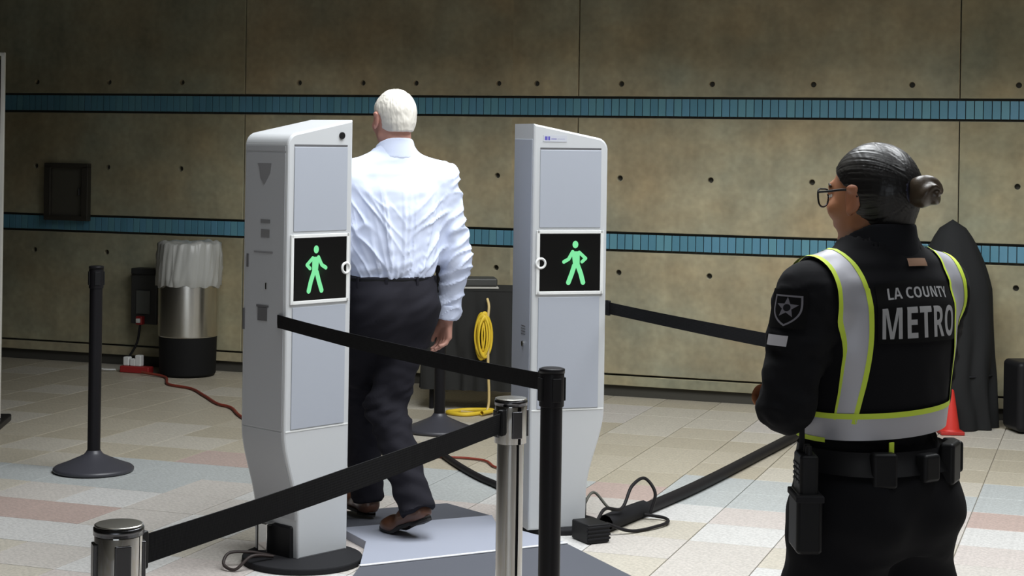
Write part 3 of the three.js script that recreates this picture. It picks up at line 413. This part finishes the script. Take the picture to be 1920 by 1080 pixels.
function kiosk(p, turn, flip, label, group) {
  const k = thing('scanner_pillar', p, turn, label, 'scanner', group), mx = (x) => (flip ? KW - x : x), body = kioskProfile(flip);
  part(k, 'housing', extrude(body, KD - 0.016, 0.008).translate(0, 0, -KD + 0.008), shell);
  const R = (x0, x1) => (flip ? [KW - x1, KW - x0] : [x0, x1]), plate = (x0, x1, y0, y1, d = 0.004, r = 0.002) => { const [a, b] = R(x0, x1); return rbox(b - a, y1 - y0, d, (a + b) / 2, (y0 + y1) / 2, d / 2 - 0.0005, r); };
  part(k, 'front_panel', plate(0.03, KW - 0.028, 1.235, 1.548), panelFront); part(k, 'front_panel', plate(0.03, KW - 0.028, 0.506, 0.955), panelFront);
  part(k, 'seam', plate(0.03, KW - 0.028, 1.550, 1.557, 0.0022, 0.0005), seamDark); part(k, 'seam', plate(0.006, KW - 0.006, 0.497, 0.5025, 0.0022, 0.0005), trimLight);
  const fr = part(k, 'screen_frame', merge([plate(0.018, KW - 0.018, 1.211, 1.224, 0.008), plate(0.018, KW - 0.018, 0.966, 0.979, 0.008), plate(0.016, 0.030, 0.966, 1.224, 0.008), plate(KW - 0.03, KW - 0.016, 0.966, 1.224, 0.008)]), trimLight);
  void fr;
  const scr = part(k, 'screen', plate(0.03, KW - 0.03, 0.979, 1.211, 0.006, 0.001), std(0.004, 0.004, 0.006, 0.25));
  const [sa, sb] = R(0.032, KW - 0.032); const fig = part(scr, 'walking_figure', new THREE.PlaneGeometry(sb - sa, 0.225).translate((sa + sb) / 2, 1.095, 0.0062), new THREE.MeshStandardMaterial({ color: 0x030303, roughness: 0.3, emissive: 0xffffff, emissiveMap: figure(!flip), emissiveIntensity: 0.85 }), 'green walking figure');
  void fig;
  part(k, 'ring_marker', new THREE.TorusGeometry(0.019, 0.005, 10, 28).translate(mx(KW - 0.034), 1.092, 0.008), trimLight, 'pale ring at the edge of the screen');
  // outer side: three panels set between the rims
  const out = mainProfile.filter(([x, y]) => x < 0.0725 && y < 1.553 && !(x === KW)), band = (y0, y1, th, x0 = 0.0) => { const q = []; for (let i = 0; i <= 16; i++) { const y = lerp(y0, y1, i / 16); let j = 0; while (j < out.length - 2 && out[j + 1][1] < y) j++; const t = clamp((y - out[j][1]) / (out[j + 1][1] - out[j][1] || 1)); q.push([lerp(out[j][0], out[j + 1][0], t), y]); } const o = q.map(([x, y]) => [x - th + x0, y]), all = [...q.map(([x, y]) => [x + 0.004, y]).reverse(), ...o]; return all.map(([x, y]) => [mx(x), y]); };
  const side = (name, y0, y1, mat, th, m = 0.014) => part(k, name, extrude(band(y0, y1, th), KD - 2 * m).translate(0, 0, -KD + m), mat);
  side('side_panel', 0.505, 1.525, panelSide, 0.002); side('side_cap', 1.532, 1.55, panelSide, 0.0018); const low = side('side_skirt', 0.165, 0.498, panelSide, 0.002); void low;
  const sx = mx(-0.003), on = (w, h, y, z, d = 0.003, r = 0.001) => rbox(d, h, w, sx, y, z, r);
  part(k, 'side_handle', merge([on(0.07, 0.008, 0.955, -0.13), on(0.055, 0.05, 0.925, -0.13, 0.002)]), seamDark, 'recessed pull handle'); part(k, 'lock', on(0.008, 0.026, 1.03, -0.11, 0.006, 0.002), chrome); part(k, 'hinge', merge([on(0.012, 0.05, 1.12, -KD + 0.03), on(0.012, 0.08, 0.9, -KD + 0.012)]), seamDark);
  part(k, 'side_label', merge([on(0.055, 0.014, 1.27, -0.12, 0.001), on(0.05, 0.03, 1.225, -0.12, 0.001)]), std(0.17, 0.17, 0.175, 0.7), 'dark printed label'); part(k, 'side_seam', on(0.11, 0.006, 1.155, -0.13, 0.001), std(0.2, 0.2, 0.21, 0.7));
  const shield = new THREE.Shape([[-0.04, 0.035], [0.04, 0.035], [0.034, 0.0], [0.0, -0.045], [-0.022, -0.02], [-0.03, 0.02]].map((q) => new THREE.Vector2(...q))); const sh = new THREE.ExtrudeGeometry(shield, { depth: 0.0012, bevelEnabled: false });
  part(k, 'side_emblem', sh.rotateY(flip ? Math.PI / 2 : -Math.PI / 2).translate(flip ? KW + 0.0022 : -0.0022, 1.45, -0.13), std(0.21, 0.21, 0.22, 0.7), 'faint shield emblem');
  // inner side sensors and fittings
  const ix = mx(KW + 0.001); part(k, 'inner_panel', rbox(0.004, 1.1, KD - 0.03, ix, 1.04, -KD / 2, 0.0015), panelFront); part(k, 'inner_button', new THREE.CylinderGeometry(0.012, 0.012, 0.006, 20).rotateZ(Math.PI / 2).translate(mx(KW + 0.005), 0.76, -0.09), chrome);
  part(k, 'inner_vent', merge([0, 1, 2, 3].map((i) => rbox(0.003, 0.004, 0.05, mx(KW + 0.003), 0.80 + i * 0.011, -0.09, 0.001))), seamDark);
  // foot
  part(k, 'foot', rbox(0.2, 0.13, KD - 0.05, mx(0.16), 0.075, -KD / 2, 0.01), blackPlastic); part(k, 'foot_bracket', merge([rbox(0.012, 0.11, 0.05, mx(0.035), 0.085, -0.15, 0.003), rbox(0.05, 0.012, 0.05, mx(0.058), 0.135, -0.15, 0.003)]), chrome);
  const E = []; for (let i = 0; i < 48; i++) { const a = (i / 48) * Math.PI * 2; E.push(flip ? [mx(0.15) + Math.cos(a) * 0.18, -KD / 2 + Math.sin(a) * 0.17] : [0.132 + Math.cos(a) * 0.22, -0.04 + Math.sin(a) * 0.23]); }
  part(k, 'base_plate', extrude(E.map(([x, z]) => [x, -z]), 0.012, 0.006).rotateX(-Math.PI / 2).translate(0, 0.006, 0), blackRubber);
  return { k, mx };
}
const KL = [-0.820, 0, -6.455], KLT = 0.83, KR = [0.088, 0, -7.06], KRT = 0.32;
{
  const { k, mx } = kiosk(KL, KLT, false, 'grey scanner pillar on the left with a round camera hole at its top corner', 'pair of scanner pillars');
  part(k, 'camera_hole', new THREE.CylinderGeometry(0.013, 0.013, 0.008, 24).rotateX(Math.PI / 2).translate(mx(0.262), 1.592, 0.002), blackPlastic, 'black camera hole');
  const r = kiosk(KR, KRT, true, 'grey scanner pillar on the right with a small purple logo near its top', 'pair of scanner pillars');
  const logo = canvasTex(256, 64, (c) => { c.fillStyle = '#b9bcc4'; c.fillRect(0, 0, 256, 64); c.fillStyle = '#5b55a8'; c.fillRect(14, 12, 30, 38); c.fillRect(50, 12, 22, 38); c.fillStyle = '#8d8cb0'; c.fillRect(84, 30, 60, 14); c.fillStyle = '#a7a9ba'; c.fillRect(150, 32, 84, 10); });
  part(r.k, 'logo', box(0.1, 0.026, 0.0015, 0.09, 1.594, 0.001), std(1, 1, 1, 0.5, 0, { map: logo }), 'small purple logo');
}

// ---------------------------------------------------------------- platform between the pillars
{
  const mat = thing('walkway_platform', [0, 0, 0], 0, 'low pale grey step-through platform with dark ramps between the pillars', 'platform');
  const flat = (poly, h0, h1) => extrude(poly.map(([x, z]) => [x, -z]), h1 - h0, 0.002).rotateX(-Math.PI / 2).translate(0, h0, 0);
  const A = [-0.53, -6.39], B = [0.235, -6.805], C = [0.052, -7.02], D = [-0.03, -7.06], Ee = [-0.06, -7.29], F = [-0.66, -7.01], F2 = [-0.54, -6.78];
  part(mat, 'deck', flat([A, B, C, D, Ee, F, F2], 0.0, 0.03), greyMat, 'pale grey deck');
  const wedge = (p, q, r, s) => { const g = new THREE.BufferGeometry(), P = [p, q, r, s].map(([x, z], i) => [x, i < 2 ? 0.029 : 0.002, z]), Q = [p, q, r, s].map(([x, z]) => [x, 0.0, z]); g.setAttribute('position', new THREE.Float32BufferAttribute([...P, ...Q].flat(), 3)); g.setIndex([0, 3, 1, 1, 3, 2, 4, 5, 7, 5, 6, 7, 0, 1, 4, 1, 5, 4, 0, 4, 3, 3, 4, 7, 1, 2, 5, 2, 6, 5, 3, 7, 2, 2, 7, 6]); const t = g.toNonIndexed(); t.computeVertexNormals(); t.setAttribute('uv', new THREE.BufferAttribute(new Float32Array(t.attributes.position.count * 2), 2)); return t; };
  part(mat, 'ramp', wedge(A, B, [0.53, -6.26], [-0.60, -5.84]), greyRamp, 'dark grey ramp'); part(mat, 'ramp', wedge(Ee, F, [-0.86, -7.38], [-0.26, -7.66]), greyRamp, 'dark grey ramp');
  const dx = B[0] - A[0], dz = B[1] - A[1], l = Math.hypot(dx, dz);
  part(mat, 'edge_trim', rbox(l, 0.004, 0.016, 0, 0, 0, 0.001).rotateY(-Math.atan2(dz, dx)).translate((A[0] + B[0]) / 2, 0.032, (A[1] + B[1]) / 2), trimEdge, 'pale edge trim');
}

// ---------------------------------------------------------------- stanchions and belts
function stanchion(p, silver, label, group) {
  const s = thing('barrier_post', p, 0, label, 'barrier post', group), m = silver ? chrome : blackPaint;
  part(s, 'base', lathe([[0.0, 0.002], [0.182, 0.002], [0.187, 0.008], [0.187, 0.016], [0.178, 0.024], [0.13, 0.042], [0.075, 0.066], [0.046, 0.08], [0.036, 0.092], [0.032, 0.1]], 56), silver ? steel : blackBase);
  part(s, 'pole', cyl(silver ? 0.032 : 0.030, silver ? 0.032 : 0.030, 0.77, 0, 0.475, 0, 40), m);
  const hr = silver ? 0.038 : 0.034; part(s, 'head', lathe([[0.03, 0.86], [hr, 0.862], [hr, 0.95], [hr - 0.002, 0.953]], 40), m); part(s, 'cap', lathe([[0, 0.966], [hr - 0.006, 0.966], [hr + 0.0015, 0.963], [hr + 0.0015, 0.952], [0, 0.951]], 40), silver ? chromeDark : blackPaint);
  if (silver) part(s, 'cap_disc', lathe([[0, 0.9685], [hr - 0.002, 0.9685], [hr, 0.9672], [hr, 0.9655], [0, 0.9655]], 40), steel);
  for (let i = 0; i < 4; i++) { const c = part(s, 'belt_slot', rbox(0.026, 0.064, 0.006, 0, 0.908, hr, 0.002), silver ? chromeDark : blackPlastic); c.rotation.y = 0.4 + (i * Math.PI) / 2; }
  return s;
}
const P_FL = [-0.611, 0, -2.777], P_MID = [0.007, 0, -4.2], P_BLK = [0.118, 0, -4.79], P_HID = [1.22, 0, -5.42];
stanchion(P_FL, true, 'silver barrier post nearest the camera at the left, end of the long front belt', 'silver posts');
stanchion(P_MID, true, 'silver barrier post standing beside the black post, at the upper end of the front belt', 'silver posts');
stanchion(P_BLK, false, 'black barrier post standing just behind a silver post, in front of the right pillar', 'black posts');
stanchion([-1.945, 0, -8.28], false, 'lone black barrier post with a domed base on the open floor left of the pillars', 'black posts');
stanchion([-0.372, 0, -9.56], false, 'black barrier post behind the legs of the walking man', 'black posts');
stanchion([-0.775, 0, -8.92], false, 'black barrier post close behind the left pillar', 'black posts');
stanchion(P_HID, false, 'black barrier post hidden behind the guard', 'black posts');
function strap(name, a, b, sag, label, endA, endB) {
  const N = 24, w = 0.024, t = 0.0014, d = V(b[0] - a[0], 0, b[2] - a[2]).normalize(), n = V(-d.z, 0, d.x), pos = [], idx = [], uv = [];
  for (let i = 0; i <= N; i++) { const u = i / N, x = lerp(a[0], b[0], u), y = lerp(a[1], b[1], u) - sag * 4 * u * (1 - u), z = lerp(a[2], b[2], u), tw = 0.0025 * Math.sin(u * 9); for (const [k, q] of [[-1, -1], [1, -1], [1, 1], [-1, 1]]) { pos.push(x + n.x * (k * t + q * tw), y + q * w, z + n.z * (k * t + q * tw)); uv.push(u * 2, q * 0.025); } }
  for (let i = 0; i < N; i++) for (let k = 0; k < 4; k++) { const p = i * 4 + k, q = i * 4 + ((k + 1) % 4); idx.push(p, q, q + 4, p, q + 4, p + 4); }
  const g = new THREE.BufferGeometry(); g.setAttribute('position', new THREE.Float32BufferAttribute(pos, 3)); g.setAttribute('uv', new THREE.Float32BufferAttribute(uv, 2)); g.setIndex(idx); const ng = g.toNonIndexed(); ng.computeVertexNormals();
  const s = thing(name, [0, 0, 0], 0, label, 'belt'); part(s, 'webbing', ng, beltWeb);
  for (const [p, yes] of [[a, endA], [b, endB]]) if (yes) { const c = part(s, 'belt_clip', rbox(0.03, 0.062, 0.014, 0, 0, 0, 0.004), blackPlastic); c.position.set(...p); c.rotation.y = Math.atan2(-d.z, d.x); }
}
strap('barrier_belt', [P_FL[0] + 0.025, 0.915, P_FL[2] - 0.045], [P_MID[0] - 0.02, 0.915, P_MID[2] + 0.04], 0.006, 'black retractable belt running from the near silver post up to the second silver post', true, true);
strap('barrier_belt', [-0.869, 0.905, -6.512], [P_BLK[0] - 0.025, 0.922, P_BLK[2] - 0.04], 0.01, 'black belt crossing in front of the left pillar and walking man to the black post', true, true);
strap('barrier_belt', [0.402, 0.905, -7.2], [P_HID[0] - 0.03, 0.912, P_HID[2] - 0.02], 0.006, 'black belt running from the right pillar behind the guard', true, true);

// ---------------------------------------------------------------- cables
const cable = (name, pts, r, mat, label, cat = 'cable') => solo(name, tube(pts, r, Math.max(30, pts.length * 10), 8), mat, [0, 0, 0], 0, label, cat);
{
  const run = [[0.42, 0.03, -7.18], [0.55, 0.025, -7.42], [0.844, 0.025, -7.962], [1.35, 0.025, -9.025], [1.9, 0.025, -10.2]];
  const t = thing('floor_conduit', [0, 0, 0], 0, 'thick dark cable trunk running over the floor from the right pillar toward the wall', 'cable');
  part(t, 'sleeve', tube(run, 0.026, 60, 10), cableBlack); part(t, 'sleeve_end', tube([[0.40, 0.035, -7.14], [0.5, 0.035, -7.32], [0.58, 0.03, -7.47]], 0.036, 16, 10), blackRubber);
  const b = thing('junction_box', [0.335, 0, -6.99], 0.29 + 0.2, 'small black junction box on the floor at the foot of the right pillar', 'box');
  part(b, 'case', rbox(0.1, 0.075, 0.13, 0, 0.04, 0, 0.006), blackPlastic); part(b, 'rib', merge([0, 1, 2, 3].map((i) => rbox(0.105, 0.008, 0.012, 0, 0.02 + i * 0.015, 0.062, 0.002))), blackRubber);
  cable('cable_loop', [[0.36, 0.07, -7.02], [0.40, 0.10, -7.12], [0.47, 0.085, -7.2], [0.52, 0.16, -7.3], [0.58, 0.175, -7.38], [0.62, 0.12, -7.36], [0.60, 0.04, -7.34]], 0.007, cableBlack, 'black cable loop standing up over the end of the cable trunk');
  cable('cable_loop', [[0.40, 0.05, -7.08], [0.5, 0.012, -7.12], [0.62, 0.011, -7.22], [0.67, 0.012, -7.3], [0.66, 0.012, -7.38], [0.58, 0.02, -7.4]], 0.007, cableBlack, 'black cable loop lying flat beside the cable trunk');
  cable('cable_loop', [[0.3, 0.06, -7.2], [0.36, 0.13, -7.3], [0.42, 0.07, -7.3], [0.48, 0.03, -7.34]], 0.006, std(0.12, 0.12, 0.10, 0.6), 'thin grey cable bridging the right pillar and the cable trunk');
  cable('floor_cable', [[-0.41, 0.012, -9.1], [-0.353, 0.016, -8.882], [-0.26, 0.016, -8.56], [-0.205, 0.016, -8.393], [-0.12, 0.016, -8.17], [-0.04, 0.016, -8.0], [0.1, 0.014, -7.62], [0.22, 0.014, -7.4]], 0.016, cableBlack, 'black cable curving over the floor behind the walking man');
  cable('floor_cable', [[-0.36, 0.008, -8.75], [-0.2, 0.008, -8.72], [-0.11, 0.008, -8.66], [-0.06, 0.008, -8.5], [0.02, 0.008, -8.4]], 0.006, cableRed, 'thin reddish cord on the floor behind the silver post');
  cable('cable_loop', [[-0.86, 0.02, -6.56], [-0.95, 0.05, -6.50], [-1.02, 0.05, -6.47], [-1.03, 0.02, -6.43], [-0.985, 0.008, -6.40], [-0.93, 0.05, -6.43], [-0.86, 0.035, -6.5]], 0.006, std(0.03, 0.02, 0.018, 0.6), 'thin dark cable loop beside the base of the left pillar');
  cable('extension_cord', [[-2.42, 0.02, -11.62], [-2.25, 0.01, -11.5], [-2.15, 0.009, -11.15], [-1.98, 0.009, -10.98], [-1.85, 0.009, -10.7], [-1.7, 0.009, -10.35], [-1.62, 0.009, -10.25], [-1.5, 0.009, -9.9], [-1.2, 0.009, -9.3]], 0.009, cableRed, 'red extension cord snaking from the wall toward the left pillar', 'cord');
}

// ---------------------------------------------------------------- things along the wall
{
  const at = (s, y, t) => WL(s, y, t), bin = thing('litter_bin', at(-2.165, 0, 0.25), -HW, 'round steel litter bin with a pale plastic liner billowing over its rim', 'bin');
  part(bin, 'base', lathe([[0, 0.002], [0.175, 0.002], [0.185, 0.02], [0.19, 0.25], [0.193, 0.262]], 40), cloth(0.010, 0.010, 0.010, 0.7)); part(bin, 'barrel', lathe([[0.193, 0.262], [0.198, 0.27], [0.2, 0.6], [0.196, 0.61]], 48), steel);
  const lin = lathe([[0.0, 0.86], [0.12, 0.875], [0.185, 0.885], [0.205, 0.87], [0.212, 0.8], [0.215, 0.72], [0.217, 0.65], [0.214, 0.598], [0.2, 0.6]].map(([r, y]) => [r, y]), 96), p = lin.attributes.position;
  for (let i = 0; i < p.count; i++) { const x = p.getX(i), y = p.getY(i), z = p.getZ(i), r = Math.hypot(x, z) || 1, a = Math.atan2(z, x), k = 0.012 * noise(Math.cos(a) * 6, y * 9, Math.sin(a) * 6) + 0.006 * noise(Math.cos(a) * 16, y * 8, Math.sin(a) * 16); p.setXYZ(i, x + (x / r) * k, y + 0.02 * noise(x * 9, 3, z * 9), z + (z / r) * k); }
  lin.computeVertexNormals(); part(bin, 'liner', lin, phys(0.55, 0.55, 0.52, 0.3, { transmission: 0.25, thickness: 0, ior: 1.4 }), 'pale plastic liner');
  const eb = thing('power_box', at(-2.6, 0.30, 0.0), -HW, 'dark power outlet box on the wall left of the litter bin', 'electrical box');
  part(eb, 'case', rbox(0.2, 0.34, 0.09, 0, 0.17, 0.045, 0.008), std(0.035, 0.035, 0.033, 0.6)); part(eb, 'face_plate', rbox(0.105, 0.16, 0.012, 0.0, 0.15, 0.095, 0.004), std(0.10, 0.105, 0.095, 0.5)); part(eb, 'hood', rbox(0.18, 0.04, 0.11, 0, 0.36, 0.055, 0.006), std(0.02, 0.02, 0.02, 0.6));
  const pl = thing('power_plug', at(-2.6, 0.30, 0.13), -HW, 'red and white plug hanging from the power box', 'plug'); part(pl, 'plug_body', rbox(0.05, 0.06, 0.045, 0, 0.03, 0, 0.01), redPlastic); part(pl, 'plug_ring', rbox(0.03, 0.03, 0.02, 0, 0.03, 0.026, 0.006), whitePlastic); part(pl, 'plug_cord', tube([[0, 0, 0], [-0.01, -0.12, 0.02], [-0.05, -0.22, 0.06], [-0.06, -0.27, 0.1]], 0.008, 20, 8), cableBlack);
  const ps = thing('power_strip', at(-2.52, 0, 0.30), -HW, 'red power strip with white adapters on the floor at the wall', 'power strip'); part(ps, 'strip_case', rbox(0.22, 0.045, 0.07, 0, 0.023, 0, 0.008), redPlastic); for (const [x, h] of [[-0.07, 0.06], [0.02, 0.075], [-0.02, 0.05]]) part(ps, 'adapter', rbox(0.045, h, 0.045, x, 0.045 + h / 2, 0, 0.008), whitePlastic);
  const wc = solo('adapter_plug', merge([rbox(0.04, 0.04, 0.04, 0, 0.02, 0, 0.008), tube([[0.02, 0.02, 0], [0.08, 0.012, 0.02], [0.16, 0.012, 0.0]], 0.006, 16, 8)]), whitePlastic, at(-2.84, 0, 0.3), -HW, 'white adapter lying on the floor left of the power strip', 'adapter'); void wc;
  const cab = thing('wall_cabinet', at(-3.258, 0.985, 0.0), -HW, 'dark metal cabinet set on the wall above the lower blue band', 'cabinet');
  part(cab, 'frame', merge([rbox(0.35, 0.035, 0.05, 0, 0.0175, 0.02), rbox(0.35, 0.035, 0.05, 0, 0.38, 0.02), rbox(0.05, 0.36, 0.05, -0.15, 0.2, 0.02), rbox(0.05, 0.36, 0.05, 0.15, 0.2, 0.02)]), std(0.05, 0.045, 0.035, 0.6, 0.3)); part(cab, 'door', rbox(0.25, 0.34, 0.02, 0, 0.2, 0.012), std(0.10, 0.095, 0.075, 0.5, 0.3)); part(cab, 'handle', rbox(0.012, 0.05, 0.018, 0.1, 0.2, 0.03), std(0.03, 0.03, 0.03, 0.5));
  const sign = thing('sign_board', [-2.945, 0, -9.5], 0.1, 'tall dark sign board in a pale metal frame at the left edge', 'sign'); part(sign, 'board', rbox(0.36, 1.5, 0.02, 0, 1.23, 0), std(0.008, 0.008, 0.008, 0.6));
  for (const x of [-0.19, 0.19]) part(sign, 'frame_rail', rbox(0.022, 1.98, 0.03, x, 1.03, 0, 0.004), std(0.7, 0.69, 0.64, 0.4)); part(sign, 'frame_rail', rbox(0.40, 0.02, 0.03, 0, 2.01, 0, 0.004), std(0.7, 0.69, 0.64, 0.4)); part(sign, 'foot', rbox(0.46, 0.04, 0.36, 0, 0.02, 0, 0.01), blackPaint);
  // table with a dark cloth
  const tb = thing('folding_table', [-0.16, 0, -10.52], -HW * 0.4, 'small table draped with a black cloth against the wall between the pillars', 'table');
  part(tb, 'tabletop', rbox(0.62, 0.03, 0.44, 0, 0.685, 0, 0.006), std(0.03, 0.03, 0.03, 0.5)); for (const x of [-0.27, 0.27]) for (const z of [-0.18, 0.18]) part(tb, 'leg', cyl(0.014, 0.014, 0.67, x, 0.335, z, 14), blackPaint);
  const cg = []; { const N = 160, per = [[-0.316, 0.226], [0.316, 0.226], [0.316, -0.226], [-0.316, -0.226]], pos = [], idx = []; for (let i = 0; i <= N; i++) { const q = (i / N) * 4, e = Math.min(3, Math.floor(q)), t = q - e, A = per[e], B = per[(e + 1) % 4], x = lerp(A[0], B[0], t), z = lerp(A[1], B[1], t), l = Math.hypot(x, z); for (let j = 0; j <= 8; j++) { const v = j / 8, k = v * 0.018 * Math.sin(i * 0.9 + 2 * noise(i * 0.1, v, 1)); pos.push(x + (x / l) * (k + v * 0.015), lerp(0.702, 0.12, v), z + (z / l) * (k + v * 0.015)); } } for (let i = 0; i < N; i++) for (let j = 0; j < 8; j++) { const a = i * 9 + j; idx.push(a, a + 1, a + 10, a, a + 10, a + 9); } const g = new THREE.BufferGeometry(); g.setAttribute('position', new THREE.Float32BufferAttribute(pos, 3)); g.setIndex(idx); g.computeVertexNormals(); g.setAttribute('uv', new THREE.BufferAttribute(new Float32Array((pos.length / 3) * 2), 2)); cg.push(g, box(0.635, 0.004, 0.455, 0, 0.7025, 0)); }
  const tc = solo('tablecloth', merge(cg), fabric(0.012, 0.012, 0.011, 0.85), [-0.16, 0, -10.52], -HW * 0.4, 'black cloth hanging from the small table at the wall', 'tablecloth'); void tc;
  const tray = thing('tray', [-0.18, 0.7055, -10.45], 0.1, 'dark shallow tray with a pale rim on the black table', 'tray'); part(tray, 'tray_bowl', rbox(0.2, 0.05, 0.16, 0, 0.04, 0, 0.012), std(0.05, 0.05, 0.045, 0.5)); part(tray, 'tray_rim', rbox(0.215, 0.012, 0.175, 0, 0.008, 0, 0.004), std(0.45, 0.43, 0.38, 0.5));
  const cr = thing('yellow_cord', [-0.15, 0, -10.24], 0, 'coiled yellow cord hanging from the table and trailing onto the floor', 'cord'), coil = [];
  for (let i = 0; i < 7; i++) coil.push(new THREE.TorusGeometry(1, 0.14, 8, 28).scale(0.036 + 0.004 * (i % 3), 0.10 + 0.012 * ((i * 2) % 3), 0.05).rotateY((i - 3) * 0.25).translate((i - 3) * 0.006, 0.45 - 0.006 * (i % 2), 0.012 * (i % 3)));
  part(cr, 'coil', merge(coil), yellowCord); part(cr, 'hanger', tube([[0.02, 0.66, -0.03], [0.03, 0.62, 0.0], [0.026, 0.55, 0.01], [0.03, 0.3, 0.02], [0.03, 0.02, 0.02], [-0.02, 0.012, 0.1], [-0.12, 0.012, 0.05]], 0.008, 50, 8), std(0.62, 0.47, 0.20, 0.6)); part(cr, 'floor_loop', tube([[0.04, 0.012, 0.05], [-0.1, 0.012, 0.16], [-0.2, 0.012, 0.08], [-0.08, 0.012, -0.02], [0.06, 0.02, 0.04], [0.0, 0.02, 0.15]], 0.012, 60, 8), yellowCord);
  // covered equipment at the right
  const tp = new THREE.BufferGeometry(), pos = [], idx = [], N = 80, Mr = 24; for (let j = 0; j <= Mr; j++) for (let i = 0; i <= N; i++) { const v = j / Mr, a = (i / N) * Math.PI * 2, y = 1.17 * (1 - v), r = 0.205 * Math.sqrt(clamp(1 - (1 - clamp(v / 0.34)) ** 2)) * (0.72 + 0.28 * clamp(v / 0.34)) + 0.02 * v, k = 1 + v * 0.10 * Math.sin(a * 9 + 2 * noise(Math.cos(a), v * 2, 3)); pos.push(Math.cos(a) * r * k - 0.03 * (1 - v), y + 0.004, Math.sin(a) * r * 0.8 * k); } for (let j = 0; j < Mr; j++) for (let i = 0; i < N; i++) { const a = j * (N + 1) + i; idx.push(a, a + 1, a + N + 2, a, a + N + 2, a + N + 1); }
  tp.setAttribute('position', new THREE.Float32BufferAttribute(pos, 3)); tp.setAttribute('uv', new THREE.BufferAttribute(new Float32Array((pos.length / 3) * 2), 2)); tp.setIndex(idx); tp.computeVertexNormals();
  const cov = thing('covered_stand', [2.54, 0, -10.0], 0, 'tall equipment under a dark grey cover beside the wall, behind the guard', 'covered equipment'); part(cov, 'cover', tp, cloth(0.018, 0.0185, 0.019, 0.8)); part(cov, 'tie_cord', new THREE.TorusGeometry(0.212, 0.006, 8, 60).scale(1, 0.8, 1).rotateX(Math.PI / 2).translate(-0.01, 0.3, 0), blackRubber);
  const hc = thing('equipment_case', [2.98, 0, -9.86], 0.15, 'black hard equipment case standing on the floor at the right edge', 'case'); part(hc, 'case_shell', rbox(0.36, 0.39, 0.22, 0, 0.205, 0, 0.03, 4), blackPlastic); part(hc, 'handle', tube([[-0.06, 0.39, 0], [-0.06, 0.425, 0], [0.06, 0.425, 0], [0.06, 0.39, 0]], 0.009, 24, 8), blackRubber); part(hc, 'rib', merge([-0.1, 0, 0.1].map((x) => rbox(0.016, 0.36, 0.012, x, 0.205, 0.112, 0.003))), blackRubber); for (const x of [-0.09, 0.09]) part(hc, 'latch', rbox(0.04, 0.05, 0.014, x, 0.32, 0.112, 0.004), std(0.05, 0.05, 0.05, 0.4));
  const cone = thing('traffic_cone', [2.445, 0, -9.73], 0, 'small red traffic cone beside the covered stand', 'cone'); part(cone, 'cone_body', lathe([[0.06, 0.02], [0.05, 0.03], [0.018, 0.24], [0.012, 0.245], [0, 0.245]], 28), std(0.55, 0.03, 0.02, 0.5)); part(cone, 'cone_base', rbox(0.13, 0.02, 0.13, 0, 0.011, 0, 0.005), std(0.4, 0.02, 0.015, 0.6));
}

scene.getObjectByName('two_way_radio').scale.set(1.3, 1.0, 1.1);
scene.traverse((o) => { if (o.isMesh) { o.castShadow = true; o.receiveShadow = true; } });
void mergeVertices;
renderer.render(scene, camera);
